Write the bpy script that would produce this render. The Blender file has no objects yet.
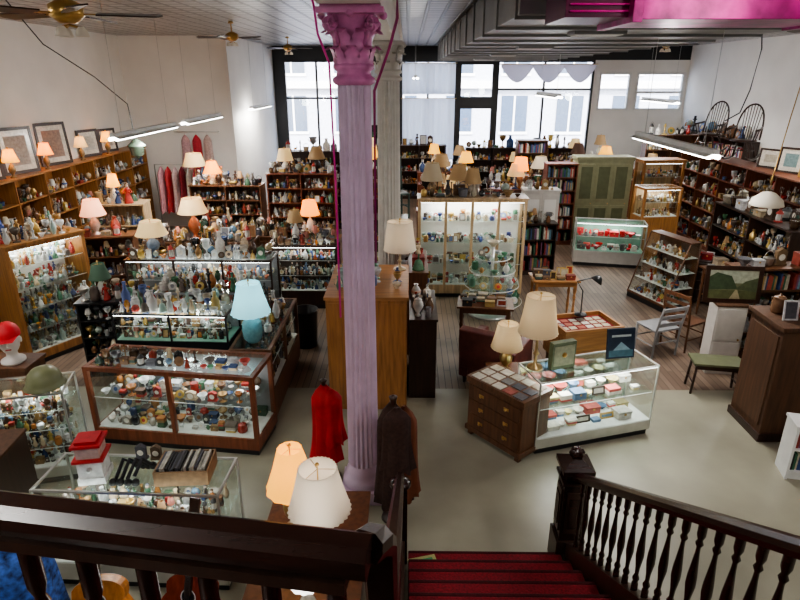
import bpy, math, random
from math import sin, cos, pi, radians
from mathutils import Vector, Matrix
R = random.Random(11)
W = (1, 1, 1)
S = bpy.context.scene

# ------------------------------------------------------------------ materials
def nt(name):
    m = bpy.data.materials.new(name); m.use_nodes = True
    t = m.node_tree; p = t.nodes['Principled BSDF']
    return m, t, p
def mat(name, col, rough=.5, metal=0, var=.12, scale=8, emit=0, ecol=None, bump=0, stretch=None, attr=False):
    m, t, p = nt(name)
    p.inputs['Roughness'].default_value = rough
    p.inputs['Metallic'].default_value = metal
    tc = t.nodes.new('ShaderNodeTexCoord')
    mp = t.nodes.new('ShaderNodeMapping'); t.links.new(tc.outputs['Object'], mp.inputs[0])
    if stretch: mp.inputs['Scale'].default_value = stretch
    nz = t.nodes.new('ShaderNodeTexNoise'); nz.inputs['Scale'].default_value = scale
    nz.inputs['Detail'].default_value = 5
    t.links.new(mp.outputs[0], nz.inputs['Vector'])
    cr = t.nodes.new('ShaderNodeValToRGB')
    cr.color_ramp.elements[0].position = .3; cr.color_ramp.elements[1].position = .7
    a = 1 - var; c = 1 + var
    if attr:
        cr.color_ramp.elements[0].color = (a, a, a, 1); cr.color_ramp.elements[1].color = (1, 1, 1, 1)
        at = t.nodes.new('ShaderNodeAttribute'); at.attribute_name = 'Col'
        mx = t.nodes.new('ShaderNodeMixRGB'); mx.blend_type = 'MULTIPLY'; mx.inputs[0].default_value = 1
        t.links.new(at.outputs['Color'], mx.inputs[1]); t.links.new(cr.outputs[0], mx.inputs[2])
        t.links.new(mx.outputs[0], p.inputs['Base Color'])
    else:
        cr.color_ramp.elements[0].color = (col[0]*a, col[1]*a, col[2]*a, 1)
        cr.color_ramp.elements[1].color = (min(col[0]*c, 1), min(col[1]*c, 1), min(col[2]*c, 1), 1)
        t.links.new(cr.outputs[0], p.inputs['Base Color'])
    t.links.new(nz.outputs['Fac'], cr.inputs[0])
    if emit:
        p.inputs['Emission Color'].default_value = (*(ecol or col), 1)
        p.inputs['Emission Strength'].default_value = emit
    if bump:
        bn = t.nodes.new('ShaderNodeBump'); bn.inputs['Strength'].default_value = bump
        bn.inputs['Distance'].default_value = .01
        t.links.new(nz.outputs['Fac'], bn.inputs['Height']); t.links.new(bn.outputs[0], p.inputs['Normal'])
    return m
def wood(name, c, rough=.4, var=.3, axis='z'):
    st = {'z': (9, 9, .8), 'x': (.8, 9, 9), 'y': (9, .8, 9)}[axis]
    return mat(name, c, rough, 0, var, 3, stretch=st)
cer = mat('glazed_ceramic', W, .2, var=.3, scale=25, attr=True)
mtt = mat('matte_painted', W, .7, var=.35, scale=20, attr=True)
met = mat('polished_metal', W, .28, .85, var=.1, attr=True)
oak = wood('oak_wood', (.32, .145, .045)); oakx = wood('oak_wood_horizontal', (.36, .17, .06), axis='x')
wal = wood('walnut_wood', (.12, .05, .022)); drk = wood('dark_stained_wood', (.035, .016, .010), .3)
brd = wood('brown_board', (.085, .038, .017), .7)
pale = wood('pale_pine', (.5, .35, .2)); mah = wood('mahogany_rail', (.026, .009, .006), .25, .35, 'x')
redw = wood('reddish_wood', (.18, .055, .025)); gray = mat('grey_laminate', (.25, .25, .26), .5)
wht = mat('white_paint', (.74, .74, .72), .5, var=.05); blk = mat('black_paint', (.012, .013, .015), .35)
alu = mat('brushed_aluminium', (.6, .6, .58), .35, .8, var=.06); brs = mat('brass', (.55, .35, .12), .3, .9)
wallm = mat('wall_plaster', (.84, .82, .78), .8, var=.05, scale=1.2)
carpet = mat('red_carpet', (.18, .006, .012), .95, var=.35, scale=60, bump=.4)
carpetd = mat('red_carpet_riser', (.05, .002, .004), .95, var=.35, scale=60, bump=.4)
lilac = mat('lilac_paint', (.60, .47, .62), .4, var=.1, scale=5)
pinkm = mat('capital_painted_glow', (.60, .20, .43), .4, var=.15, scale=12)  # pink-purple light near the column top, put into the capital's colour
magd = mat('duct_metal_painted_glow', (.34, .008, .16), .3, .4, var=.7, scale=4, bump=.4)  # duct metal with the purple light on it painted into the colour
magg = mat('grille_painted_glow', (.09, .003, .04), .4, .2)  # grille, purple light painted in likewise
creamp = mat('cream_paint', (.6, .57, .53), .45, var=.07)
ductm = mat('duct_grey_metal', (.24, .245, .245), .5, .1, var=.15, scale=2)
tube_e = mat('fluorescent_tube', (1, 1, 1), .5, emit=14, ecol=(1, .98, .94))
cases_e = mat('case_light_tube', (1, 1, 1), .5, emit=10, ecol=(.95, 1, .98))
felt = mat('white_shelf_liner', (.64, .66, .62), .8); greenf = mat('green_felt', (.2, .35, .27), .9)
leath = mat('oxblood_leather', (.11, .03, .025), .4, var=.3)
def glassm(name, tint, f=.1, rough=.03):
    m, t, p = nt(name); t.nodes.remove(p)
    o = t.nodes['Material Output']
    tr = t.nodes.new('ShaderNodeBsdfTransparent'); tr.inputs[0].default_value = (*tint, 1)
    gl = t.nodes.new('ShaderNodeBsdfGlossy'); gl.inputs['Roughness'].default_value = rough
    gl.inputs[0].default_value = (.9, 1, .97, 1)
    mx = t.nodes.new('ShaderNodeMixShader'); mx.inputs[0].default_value = f
    t.links.new(tr.outputs[0], mx.inputs[1]); t.links.new(gl.outputs[0], mx.inputs[2]); t.links.new(mx.outputs[0], o.inputs[0])
    return m
glass = glassm('display_glass', (.96, .98, .97), .08)
glsh = glassm('glass_shelf', (.86, .93, .91), .16, .1)
wing = glassm('window_glass', (.97, .98, 1), .04)
def clearglass():
    m, t, p = nt('clear_glassware'); o = t.nodes['Material Output']
    at = t.nodes.new('ShaderNodeAttribute'); at.attribute_name = 'Col'
    tr = t.nodes.new('ShaderNodeBsdfTransparent'); t.links.new(at.outputs['Color'], tr.inputs[0])
    t.links.new(at.outputs['Color'], p.inputs['Base Color']); p.inputs['Roughness'].default_value = .06
    mx = t.nodes.new('ShaderNodeMixShader'); lw = t.nodes.new('ShaderNodeLayerWeight'); lw.inputs[0].default_value = .55
    mr = t.nodes.new('ShaderNodeMapRange'); mr.inputs[3].default_value = .3; mr.inputs[4].default_value = 1
    t.links.new(lw.outputs['Facing'], mr.inputs[0]); t.links.new(mr.outputs[0], mx.inputs[0])
    t.links.new(tr.outputs[0], mx.inputs[1]); t.links.new(p.outputs[0], mx.inputs[2]); t.links.new(mx.outputs[0], o.inputs[0])
    return m
clr = clearglass()
def shade(name, col, emit, ecol=None):
    m, t, p = nt(name)
    o = t.nodes['Material Output']
    nz = t.nodes.new('ShaderNodeTexNoise'); nz.inputs['Scale'].default_value = 30
    p.inputs['Base Color'].default_value = (*col, 1); p.inputs['Roughness'].default_value = .8
    bn = t.nodes.new('ShaderNodeBump'); bn.inputs['Strength'].default_value = .1
    t.links.new(nz.outputs['Fac'], bn.inputs['Height']); t.links.new(bn.outputs[0], p.inputs['Normal'])
    if emit:
        p.inputs['Emission Color'].default_value = (*(ecol or col), 1); p.inputs['Emission Strength'].default_value = emit
    tl = t.nodes.new('ShaderNodeBsdfTranslucent'); tl.inputs[0].default_value = (*col, 1)
    mx = t.nodes.new('ShaderNodeMixShader'); mx.inputs[0].default_value = .35
    t.links.new(p.outputs[0], mx.inputs[1]); t.links.new(tl.outputs[0], mx.inputs[2]); t.links.new(mx.outputs[0], o.inputs[0])
    return m
sh_cream = shade('cream_fabric_shade', (.68, .58, .42), 0)
sh_creamlit = shade('cream_fabric_shade_lit', (.76, .6, .36), .6, (1, .68, .28))
sh_white = shade('white_pleated_shade', (.74, .68, .58), .05, (1, .9, .8))
sh_blue = shade('pale_blue_shade_lit', (.38, .72, .78), .8, (.45, .9, 1))
sh_yel = shade('yellow_shade_lit', (.8, .42, .05), 2.0, (1, .5, .05))
sh_or = shade('orange_shade_lit', (.8, .3, .03), 3.0, (1, .33, .02))
sh_dark = shade('dark_brown_shade', (.10, .05, .035), 0)
sh_green = shade('green_shade', (.12, .2, .14), 0)
sh_tan = shade('tan_shade', (.5, .34, .18), .05)
sh_globe = shade('white_glass_globe_lit', (.95, .95, .95), 2.6, (1, .98, .95))
sh_pink = shade('pink_shade_lit', (.9, .5, .35), 1.3, (1, .5, .3))
sheer = shade('sheer_curtain', (.86, .9, .96), 0)

# ------------------------------------------------------------------ builder
class B:
    def __init__(s): s.V = []; s.F = []; s.MI = []; s.SM = []; s.C = []; s.ms = []; s.M = None
    def add(s, vs, fs, mt, col=W, sm=False):
        o = len(s.V)
        if s.M is not None: vs = [tuple(s.M @ Vector(v)) for v in vs]
        s.V += vs; s.F += [tuple(i+o for i in f) for f in fs]
        if mt not in s.ms: s.ms.append(mt)
        k = s.ms.index(mt); s.MI += [k]*len(fs); s.SM += [sm]*len(fs); s.C += [col]*len(vs)
    def bx(s, x0, y0, z0, x1, y1, z1, mt, col=W):
        s.add([(x0,y0,z0),(x1,y0,z0),(x1,y1,z0),(x0,y1,z0),(x0,y0,z1),(x1,y0,z1),(x1,y1,z1),(x0,y1,z1)],
              [(0,3,2,1),(4,5,6,7),(0,1,5,4),(1,2,6,5),(2,3,7,6),(3,0,4,7)], mt, col)
    def quad(s, a, b, c, d, mt, col=W): s.add([a, b, c, d], [(0,1,2,3)], mt, col)
    def lathe(s, prof, x=0, y=0, z=0, mt=None, col=W, n=10, sm=True, rip=None, sx=1, sz=1, sy=None):
        sy = sy or sx; vs = []; fs = []
        for r, h in prof:
            for i in range(n):
                a = 2*pi*i/n; rr = max(r, .0005)
                if rip: rr *= 1 + rip[1]*cos(rip[0]*a)
                vs.append((x+rr*sx*cos(a), y+rr*sy*sin(a), z+h*sz))
        for j in range(len(prof)-1):
            for i in range(n):
                k = (i+1) % n; fs.append((j*n+i, j*n+k, (j+1)*n+k, (j+1)*n+i))
        s.add(vs, fs, mt, col, sm)
    def tube(s, pts, r, mt, col=W, n=6, r2=None):
        P = [Vector(p) for p in pts]; vs = []; fs = []; m = len(P)
        for j, p in enumerate(P):
            d = (P[min(j+1, m-1)] - P[max(j-1, 0)]).normalized()
            u = d.cross(Vector((0, 0, 1)));
            if u.length < .05: u = d.cross(Vector((1, 0, 0)))
            u.normalize(); v = d.cross(u); rr = r if r2 is None else r+(r2-r)*j/(m-1)
            for i in range(n):
                a = 2*pi*i/n; vs.append(tuple(p+u*cos(a)*rr+v*sin(a)*rr))
        for j in range(m-1):
            for i in range(n):
                k = (i+1) % n; fs.append((j*n+i, j*n+k, (j+1)*n+k, (j+1)*n+i))
        fs.append(tuple(range(n-1, -1, -1))); fs.append(tuple((m-1)*n+i for i in range(n)))
        s.add(vs, fs, mt, col, True)
    def ball(s, x, y, z, r, mt, col=W, n=10, rz=None, ry=None):
        rz = rz or r; k = 6
        s.lathe([(sin(pi*i/k), -cos(pi*i/k)) for i in range(k+1)], x, y, z, mt, col, n, True, None, r, rz, ry)
    def sweep(s, prof, pts, mt, col=W):
        P = [Vector(p) for p in pts]; n = len(prof); vs = []; m = len(P)
        for j, p in enumerate(P):
            d = (P[min(j+1, m-1)] - P[max(j-1, 0)]).normalized(); u = d.cross(Vector((0, 0, 1))).normalized(); v = u.cross(d)
            vs += [tuple(p+u*a+v*b) for a, b in prof]
        fs = []
        for j in range(m-1): fs += [(j*n+i, j*n+(i+1) % n, (j+1)*n+(i+1) % n, (j+1)*n+i) for i in range(n)]
        fs += [tuple(range(n-1, -1, -1)), tuple(range((m-1)*n, m*n))]
        s.add(vs, fs, mt, col)
    def obj(s, name, x=0, y=0, z=0, rot=0, bev=0, parent=None, scale=1):
        me = bpy.data.meshes.new(name); me.from_pydata(s.V, [], s.F)
        for m in s.ms: me.materials.append(m)
        me.polygons.foreach_set('material_index', s.MI); me.polygons.foreach_set('use_smooth', s.SM)
        ca = me.color_attributes.new('Col', 'FLOAT_COLOR', 'POINT')
        fl = []
        for c in s.C: fl += [c[0], c[1], c[2], 1]
        ca.data.foreach_set('color', fl); me.update()
        o = bpy.data.objects.new(name, me); S.collection.objects.link(o)
        o.location = (x, y, z); o.rotation_euler = (0, 0, radians(rot)); o.scale = (scale,)*3
        if bev:
            bm = o.modifiers.new('bevel', 'BEVEL'); bm.width = bev; bm.segments = 2; bm.limit_method = 'ANGLE'; bm.angle_limit = radians(60)
        if parent: o.parent = parent
        return o
def light(kind, name, loc, energy, col=(1, 1, 1), size=.1, sy=None, rot=(0, 0, 0), parent=None):
    l = bpy.data.lights.new(name, kind); l.energy = energy; l.color = col
    if kind == 'AREA':
        l.size = size
        if sy: l.shape = 'RECTANGLE'; l.size_y = sy
    elif kind != 'SUN': l.shadow_soft_size = size
    o = bpy.data.objects.new(name, l); S.collection.objects.link(o); o.location = loc; o.rotation_euler = rot
    if parent: o.parent = parent
    return o

# ------------------------------------------------------------------ clutter
PAL = {
 'glass': [(.8,.83,.82),(.88,.88,.85),(.6,.64,.62),(.75,.66,.5),(.55,.26,.06),(.4,.55,.5),(.7,.72,.72),(.3,.13,.05),(.12,.3,.18),(.5,.05,.04),(.75,.6,.4),(.08,.12,.35),(.6,.4,.12),(.15,.12,.1)],
 'cer': [(.8,.8,.77),(.75,.66,.48),(.08,.13,.32),(.3,.13,.05),(.4,.46,.4),(.55,.16,.07),(.7,.5,.26),(.65,.62,.58),(.18,.25,.36),(.12,.07,.05),(.6,.42,.35),(.05,.05,.05),(.1,.2,.12)],
 'mix': [(.75,.72,.66),(.42,.27,.12),(.05,.09,.22),(.42,.04,.03),(.07,.16,.09),(.2,.1,.05),(.6,.42,.12),(.03,.03,.035),(.25,.25,.26),(.65,.52,.36),(.1,.05,.03),(.16,.12,.1),(.5,.45,.38),(.5,.2,.06)],
 'brass': [(.6,.42,.16),(.55,.5,.45),(.3,.18,.08),(.7,.7,.7),(.12,.08,.05)],
 'silver': [(.75,.75,.75),(.6,.58,.55),(.5,.38,.2),(.8,.8,.82)],
 'toy': [(.7,.04,.03),(.8,.55,.08),(.06,.18,.5),(.8,.8,.76),(.06,.3,.14),(.65,.25,.3),(.05,.05,.05),(.3,.16,.08)],
 'red': [(.7,.02,.03),(.55,.02,.02),(.8,.75,.7),(.1,.1,.1),(.65,.08,.05)],
 'dark': [(.08,.045,.025),(.03,.03,.03),(.2,.11,.06),(.12,.12,.13),(.26,.16,.08),(.42,.37,.28),(.12,.12,.14),(.5,.4,.26),(.3,.05,.03),(.05,.09,.07)],
 'pages': [(.75,.72,.62),(.82,.8,.72),(.6,.12,.1),(.15,.25,.4),(.7,.6,.3)],
}
LP = {
 'vase': ([(0,0),(.55,0),(.6,.05),(.95,.32),(1,.5),(.6,.76),(.32,.87),(.38,.96),(.5,1),(.3,.97)], 1.2, 2.4),
 'bottle': ([(0,0),(.95,0),(1,.08),(1,.55),(.45,.72),(.35,.92),(.45,.94),(.45,1),(0,1)], 2.0, 3.2),
 'bowl': ([(0,0),(.4,0),(.35,.12),(.7,.5),(.97,.95),(1,1),(.93,.97),(.5,.35),(0,.25)], .35, .6),
 'goblet': ([(0,0),(.85,0),(.8,.05),(.15,.12),(.14,.48),(.7,.62),(1,.85),(.92,1),(.85,.98),(.5,.65),(0,.58)], 1.3, 2.0),
 'jar': ([(0,0),(.85,0),(1,.1),(1,.6),(.8,.72),(.85,.74),(.85,.8),(.5,.88),(.15,.9),(.2,.97),(0,1)], .9, 1.6),
 'cand': ([(0,0),(1,0),(.9,.05),(.3,.1),(.2,.3),(.45,.38),(.2,.46),(.25,.7),(.6,.78),(.3,.82),(.3,1),(0,1)], 2.0, 3.4),
 'bell': ([(0,0),(1,0),(.9,.1),(.7,.4),(.55,.55),(.2,.62),(.12,.66),(.2,.72),(.12,.8),(.18,.9),(0,1)], 1.3, 1.8),
 'urn': ([(0,0),(.5,0),(.5,.06),(.2,.14),(.5,.25),(1,.55),(.9,.72),(.55,.8),(.75,.86),(.4,.93),(.12,.95),(.12,1),(0,1)], 1.4, 2.2),
 'trophy': ([(0,0),(.7,0),(.7,.2),(.3,.25),(.12,.35),(.2,.45),(.8,.6),(.9,.85),(1,1),(.85,.98),(.5,.6),(0,.5)], 1.5, 2.2),
 'basket': ([(0,0),(.75,0),(.85,.3),(.95,.62),(1,.66),(.93,.68),(.7,.2),(0,.15)], .7, 1.1),
 'mug': ([(0,0),(.7,0),(.75,.05),(.72,.9),(.75,1),(.65,1),(.62,.15),(0,.1)], .9, 1.2),
}
def item(b, x, y, z, w, hmax, pal, kinds, rng):
    k = rng.choice(kinds); c = rng.choice(PAL[pal]); f = rng.uniform(.7, 1.2)
    c = tuple(min(v*f, .95) for v in c); m = met if pal in ('brass','silver') else cer
    if pal == 'glass' and rng.random() < .6:
        m = clr; c = tuple(v**.6 for v in c)
    if pal in ('mix','dark') and rng.random() < .2: m = met; c = rng.choice(PAL['brass'])
    if pal == 'mix' and rng.random() < .15: c = (.85,.87,.86); m = clr
    r = w*.46
    if k in LP:
        pr, a, bb = LP[k]; h = min(w*rng.uniform(a, bb), hmax)
        b.lathe(pr, x, y, z, m, c, 10, True, None, r, h)
        if k == 'mug' or (k == 'jar' and rng.random() < .5):
            a = rng.uniform(0, 6.28); ca, sa = cos(a), sin(a)
            b.tube([(x+r*.72*ca, y+r*.72*sa, z+h*.75),(x+r*1.1*ca, y+r*1.1*sa, z+h*.65),(x+r*1.1*ca, y+r*1.1*sa, z+h*.35),(x+r*.72*ca, y+r*.72*sa, z+h*.25)], w*.045, m, c, 4)
        if k == 'basket':
            b.tube([(x+r*.93*cos(pi*i/8), y, z+h*.66+h*.6*sin(pi*i/8)) for i in range(9)], w*.03, m, c, 4)
        if k == 'trophy':
            for s in (-1,1): b.tube([(x+s*r*.8,y,z+h*.65),(x+s*r*1.3,y,z+h*.8),(x+s*r*.95,y,z+h*.95)], w*.04, m, c, 4)
        if k == 'vase' and rng.random() < .4:
            b.lathe([(.93,.34),(1.02,.44),(1.01,.5),(.9,.58)], x, y, z, cer, rng.choice(PAL['cer']), 10, True, None, r, h)
    elif k == 'fig':
        h = min(w*rng.uniform(1.8, 2.6), hmax); sk = (.7,.52,.42) if rng.random() < .5 else c
        b.lathe([(0,0),(1,0),(.9,.1),(.6,.35),(.42,.5),(.6,.62),(.55,.7),(.2,.76)], x, y, z, m, c, 9, True, None, r*.8, h)
        b.ball(x, y, z+h*.85, h*.085, cer, sk, 8, h*.1); b.ball(x, y+.1*r, z+h*.9, h*.09, m, rng.choice(PAL['dark']), 8, h*.075)
        a = rng.uniform(-1, 1)
        for s in (-1,1): b.tube([(x+s*r*.42,y,z+h*.68),(x+s*r*.75,y-.15*r,z+h*(.52+.1*a*s)),(x+s*r*.45,y-.6*r,z+h*(.5+.18*a*s))], h*.035, m, c, 5)
    elif k == 'plate':
        rr = min(w*.5, hmax*.5); n = 14; t = .28
        b.M, sv = (b.M or Matrix()) @ Matrix.Translation((x, y+.02, z+rr)) @ Matrix.Rotation(pi/2-t, 4, 'X'), b.M
        b.lathe([(0,.012),(.6,.012),(1,.0),(1,.015),(.6,-.004),(0,-.004)], 0, 0, 0, cer, c, n, True, None, rr, 1)
        b.lathe([(0,.0135),(.45,.0135)], 0, 0, 0, cer, rng.choice(PAL[pal]), n, True, None, rr, 1); b.M = sv
    elif k == 'box':
        h = min(w*rng.uniform(.3, 1), hmax); d = r*rng.uniform(.6, .95)
        b.bx(x-r, y-d, z, x+r, y+d, z+h*.7, mtt, c); b.bx(x-r*1.03, y-d*1.03, z+h*.7, x+r*1.03, y+d*1.03, z+h, mtt, tuple(v*.75 for v in c))
        b.bx(x-r*.15, y-d*1.1, z+h*.55, x+r*.15, y-d, z+h*.8, brs)
    elif k == 'stack':
        h = z; n = rng.randint(2, 5)
        for i in range(n):
            t = rng.uniform(.015, .035); q = r*rng.uniform(.75, 1)
            if h+t-z > hmax: break
            b.bx(x-q, y-q*.75, h, x+q, y+q*.75, h+t, mtt, rng.choice(PAL[pal if pal != 'glass' else 'mix'])); h += t
    elif k == 'clock':
        h = min(w*1.3, hmax); d = r*.5
        b.bx(x-r, y-d, z, x+r, y+d, z+h*.12, mtt, c); b.bx(x-r*.8, y-d*.8, z+h*.12, x+r*.8, y+d*.8, z+h*.8, mtt, c)
        b.add([(x-r*.9,y-d*.8,z+h*.8),(x+r*.9,y-d*.8,z+h*.8),(x,y-d*.8,z+h),(x-r*.9,y+d*.8,z+h*.8),(x+r*.9,y+d*.8,z+h*.8),(x,y+d*.8,z+h)],[(0,1,2),(5,4,3),(0,2,5,3),(1,4,5,2),(0,3,4,1)],mtt,c)
        n = 12; q = r*.55
        b.add([(x+q*cos(2*pi*i/n), y-d*.84, z+h*.48+q*sin(2*pi*i/n)) for i in range(n)], [tuple(range(n))], cer, (.85,.82,.72))
    elif k == 'frame':
        h = min(w*1.25, hmax); t = w*.1
        c2 = rng.choice([(.5,.33,.1),(.05,.03,.02),(.6,.6,.6),(.3,.15,.07)])
        b.M, sv = (b.M or Matrix()) @ Matrix.Translation((x, y, z)) @ Matrix.Rotation(-.18, 4, 'X'), b.M
        b.bx(-r,0,0,r,.015,t,mtt,c2); b.bx(-r,0,h-t,r,.015,h,mtt,c2); b.bx(-r,0,t,-r+t,.015,h-t,mtt,c2); b.bx(r-t,0,t,r,.015,h-t,mtt,c2)
        b.bx(-r+t,.006,t,r-t,.012,h-t,cer,c); b.M = sv
    elif k == 'animal':
        h = min(w*.8, hmax); s = h; q = rng.choice((-1, 1))
        b.ball(x, y, z+s*.5, s*.38, m, c, 8, s*.24, s*.22); b.ball(x+q*s*.38, y, z+s*.75, s*.17, m, c, 8)
        b.tube([(x+q*s*.25,y,z+s*.55),(x+q*s*.36,y,z+s*.72)], s*.1, m, c, 6)
        for dx in (-.24, .22):
            for dy in (-.1, .1): b.tube([(x+dx*s, y+dy*s, z), (x+dx*s, y+dy*s, z+s*.45)], s*.055, m, c, 5)
        b.tube([(x-q*.36*s,y,z+.5*s),(x-q*.5*s,y,z+.6*s)], s*.03, m, c, 4)
        for dy in (-.07,.07): b.ball(x+q*s*.36, y+dy*s*1.4, z+s*.92, s*.05, m, c, 5, s*.08)
    elif k in ('teapot', 'pitcher'):
        h = min(w*(.85 if k == 'teapot' else 1.6), hmax); q = r*.65
        if k == 'teapot': b.lathe([(0,0),(.6,0),(.95,.25),(1,.45),(.75,.75),(.35,.85),(.1,.88),(.14,.97),(0,1)], x, y, z, m, c, 10, True, None, q, h); b.tube([(x+q*.8,y,z+h*.35),(x+r*1.0,y,z+h*.5),(x+r*1.15,y,z+h*.75)], q*.2, m, c, 5, q*.1)
        else: b.lathe([(0,0),(.65,0),(.95,.2),(1,.35),(.6,.65),(.5,.8),(.75,1),(.6,.97),(.4,.75)], x, y, z, m, c, 10, True, None, q, h)
        b.tube([(x-q*.5,y,z+h*.8),(x-r*1.1,y,z+h*.75),(x-r*1.1,y,z+h*.4),(x-q*.9,y,z+h*.3)], q*.1, m, c, 5)
    elif k == 'globe':
        h = min(w*1.3, hmax); q = h*.36
        b.lathe([(0,0),(.7,0),(.6,.08),(.12,.15),(.1,.25)], x, y, z, mtt, (.12,.06,.03), 10, True, None, q, h); b.ball(x,y,z+h*.6,q,cer,rng.choice([(.15,.25,.35),(.5,.4,.25),(.3,.35,.3)]),12)
        b.tube([(x+q*1.12*cos(a),y,z+h*.6+q*1.12*sin(a)) for a in [-1.6+i*.4 for i in range(9)]], q*.06, brs, W, 4)
    elif k == 'candelabra':
        h = min(w*1.8, hmax); m = met; c = rng.choice(PAL['brass'])
        b.lathe([(0,0),(.6,0),(.5,.05),(.12,.12),(.1,.5),(.2,.55),(.08,.6),(.08,.9),(.2,.95),(.15,1)],x,y,z,m,c,8,True,None,r,h)
        for s in (-1,1): b.tube([(x,y,z+h*.5),(x+s*r*.5,y,z+h*.45),(x+s*r*.9,y,z+h*.6),(x+s*r*.9,y,z+h*.8)],r*.07,m,c,5); b.tube([(x+s*r*.9,y,z+h*.8),(x+s*r*.9,y,z+h*.98)],r*.1,cer,(.85,.82,.75),5)
    elif k == 'lantern':
        h = min(w*1.7, hmax); q = r*.8; c = rng.choice([(.05,.05,.05),(.35,.25,.1),(.4,.05,.04)])
        b.lathe([(0,0),(1,0),(1,.08),(.8,.12)],x,y,z,mtt,c,8,True,None,q,h); b.lathe([(.65,.12),(.75,.35),(.6,.6)],x,y,z,clr,(.9,.9,.85),10,True,None,q,h); b.lathe([(.9,.6),(.6,.75),(.3,.8),(.3,.86),(0,.88)],x,y,z,mtt,c,8,True,None,q,h)
        for s in (-1,1): b.tube([(x+s*q*.85,y,z+h*.08),(x+s*q*.85,y,z+h*.62)],q*.05,mtt,c,4)
        b.tube([(x+q*.6*cos(pi*i/6),y,z+h*.75+h*.24*sin(pi*i/6)) for i in range(7)],q*.04,mtt,c,4)
    elif k == 'tbl':
        h = min(w*2.0, hmax)
        b.lathe([(0,0),(.5,0),(.45,.06),(.15,.12),(.35,.3),(.12,.5),(.08,.62)], x, y, z, m, c, 8, True, None, r, h)
        b.lathe([(1,.5),(.55,1),(.53,1),(.98,.5)], x, y, z, mtt, rng.choice([(.7,.62,.45),(.75,.72,.65),(.5,.3,.15),(.5,.2,.15)]), 12, True, None, r, h)
ALLK = ['vase','bottle','bowl','goblet','jar','cand','fig','fig','urn','plate','box','stack','clock','frame','animal','teapot','tbl','trophy','basket','mug','pitcher','globe','candelabra','lantern','bell']
KG = ['vase','bottle','bowl','goblet','jar','goblet','bottle','cand','pitcher','bell','bowl']
KC = ['vase','bowl','jar','fig','urn','plate','teapot','animal','fig','mug','pitcher','bell','plate']
KF = ['box','stack','frame','clock','bowl','box','basket']
def fill(b, x0, x1, y0, y1, z, hmax, pal='mix', kinds=ALLK, wmin=.07, wmax=.16, rows=None, skip=.03, seed=None):
    rng = R if seed is None else random.Random(seed)
    D = y1-y0; rows = rows or max(1, int(D/(wmax*.72)))
    for j in range(rows):
        y = y0+(j+.5)*D/rows; x = x0+rng.uniform(0, .03)
        while True:
            w = rng.uniform(wmin, wmax)
            if x+w > x1: break
            w2 = min(w, D/rows*1.08)
            if rng.random() > skip: item(b, x+w/2, y+rng.uniform(-.012, .012), z, w2, hmax*rng.uniform(.6, 1), pal, kinds, rng)
            x += w*.95+rng.uniform(0, .008)
BK = [(.35,.05,.04),(.05,.1,.25),(.06,.18,.1),(.6,.55,.42),(.03,.03,.03),(.45,.3,.12),(.7,.68,.62),(.25,.1,.2),(.55,.12,.08),(.15,.3,.4)]
def books(b, x0, x1, y0, z, hmax, d=.17):
    x = x0
    while x < x1-.05:
        w = R.uniform(.018, .045); h = hmax*R.uniform(.65, .97)
        if R.random() < .05: x += R.uniform(.03, .1)
        if x+w > x1: break
        b.bx(x, y0+R.uniform(0, .02), z, x+w, y0+d, z+h, mtt, R.choice(BK)); x += w+.002
def pile(name, x, y, z, w, d, rot=0, hmax=.35, pal='mix', kinds=ALLK, wmin=.09, wmax=.2, rows=None):
    b = B(); fill(b, -w/2, w/2, -d/2, d/2, 0, hmax, pal, kinds, wmin, wmax, rows); return b.obj(name, x, y, z, rot)

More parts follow.
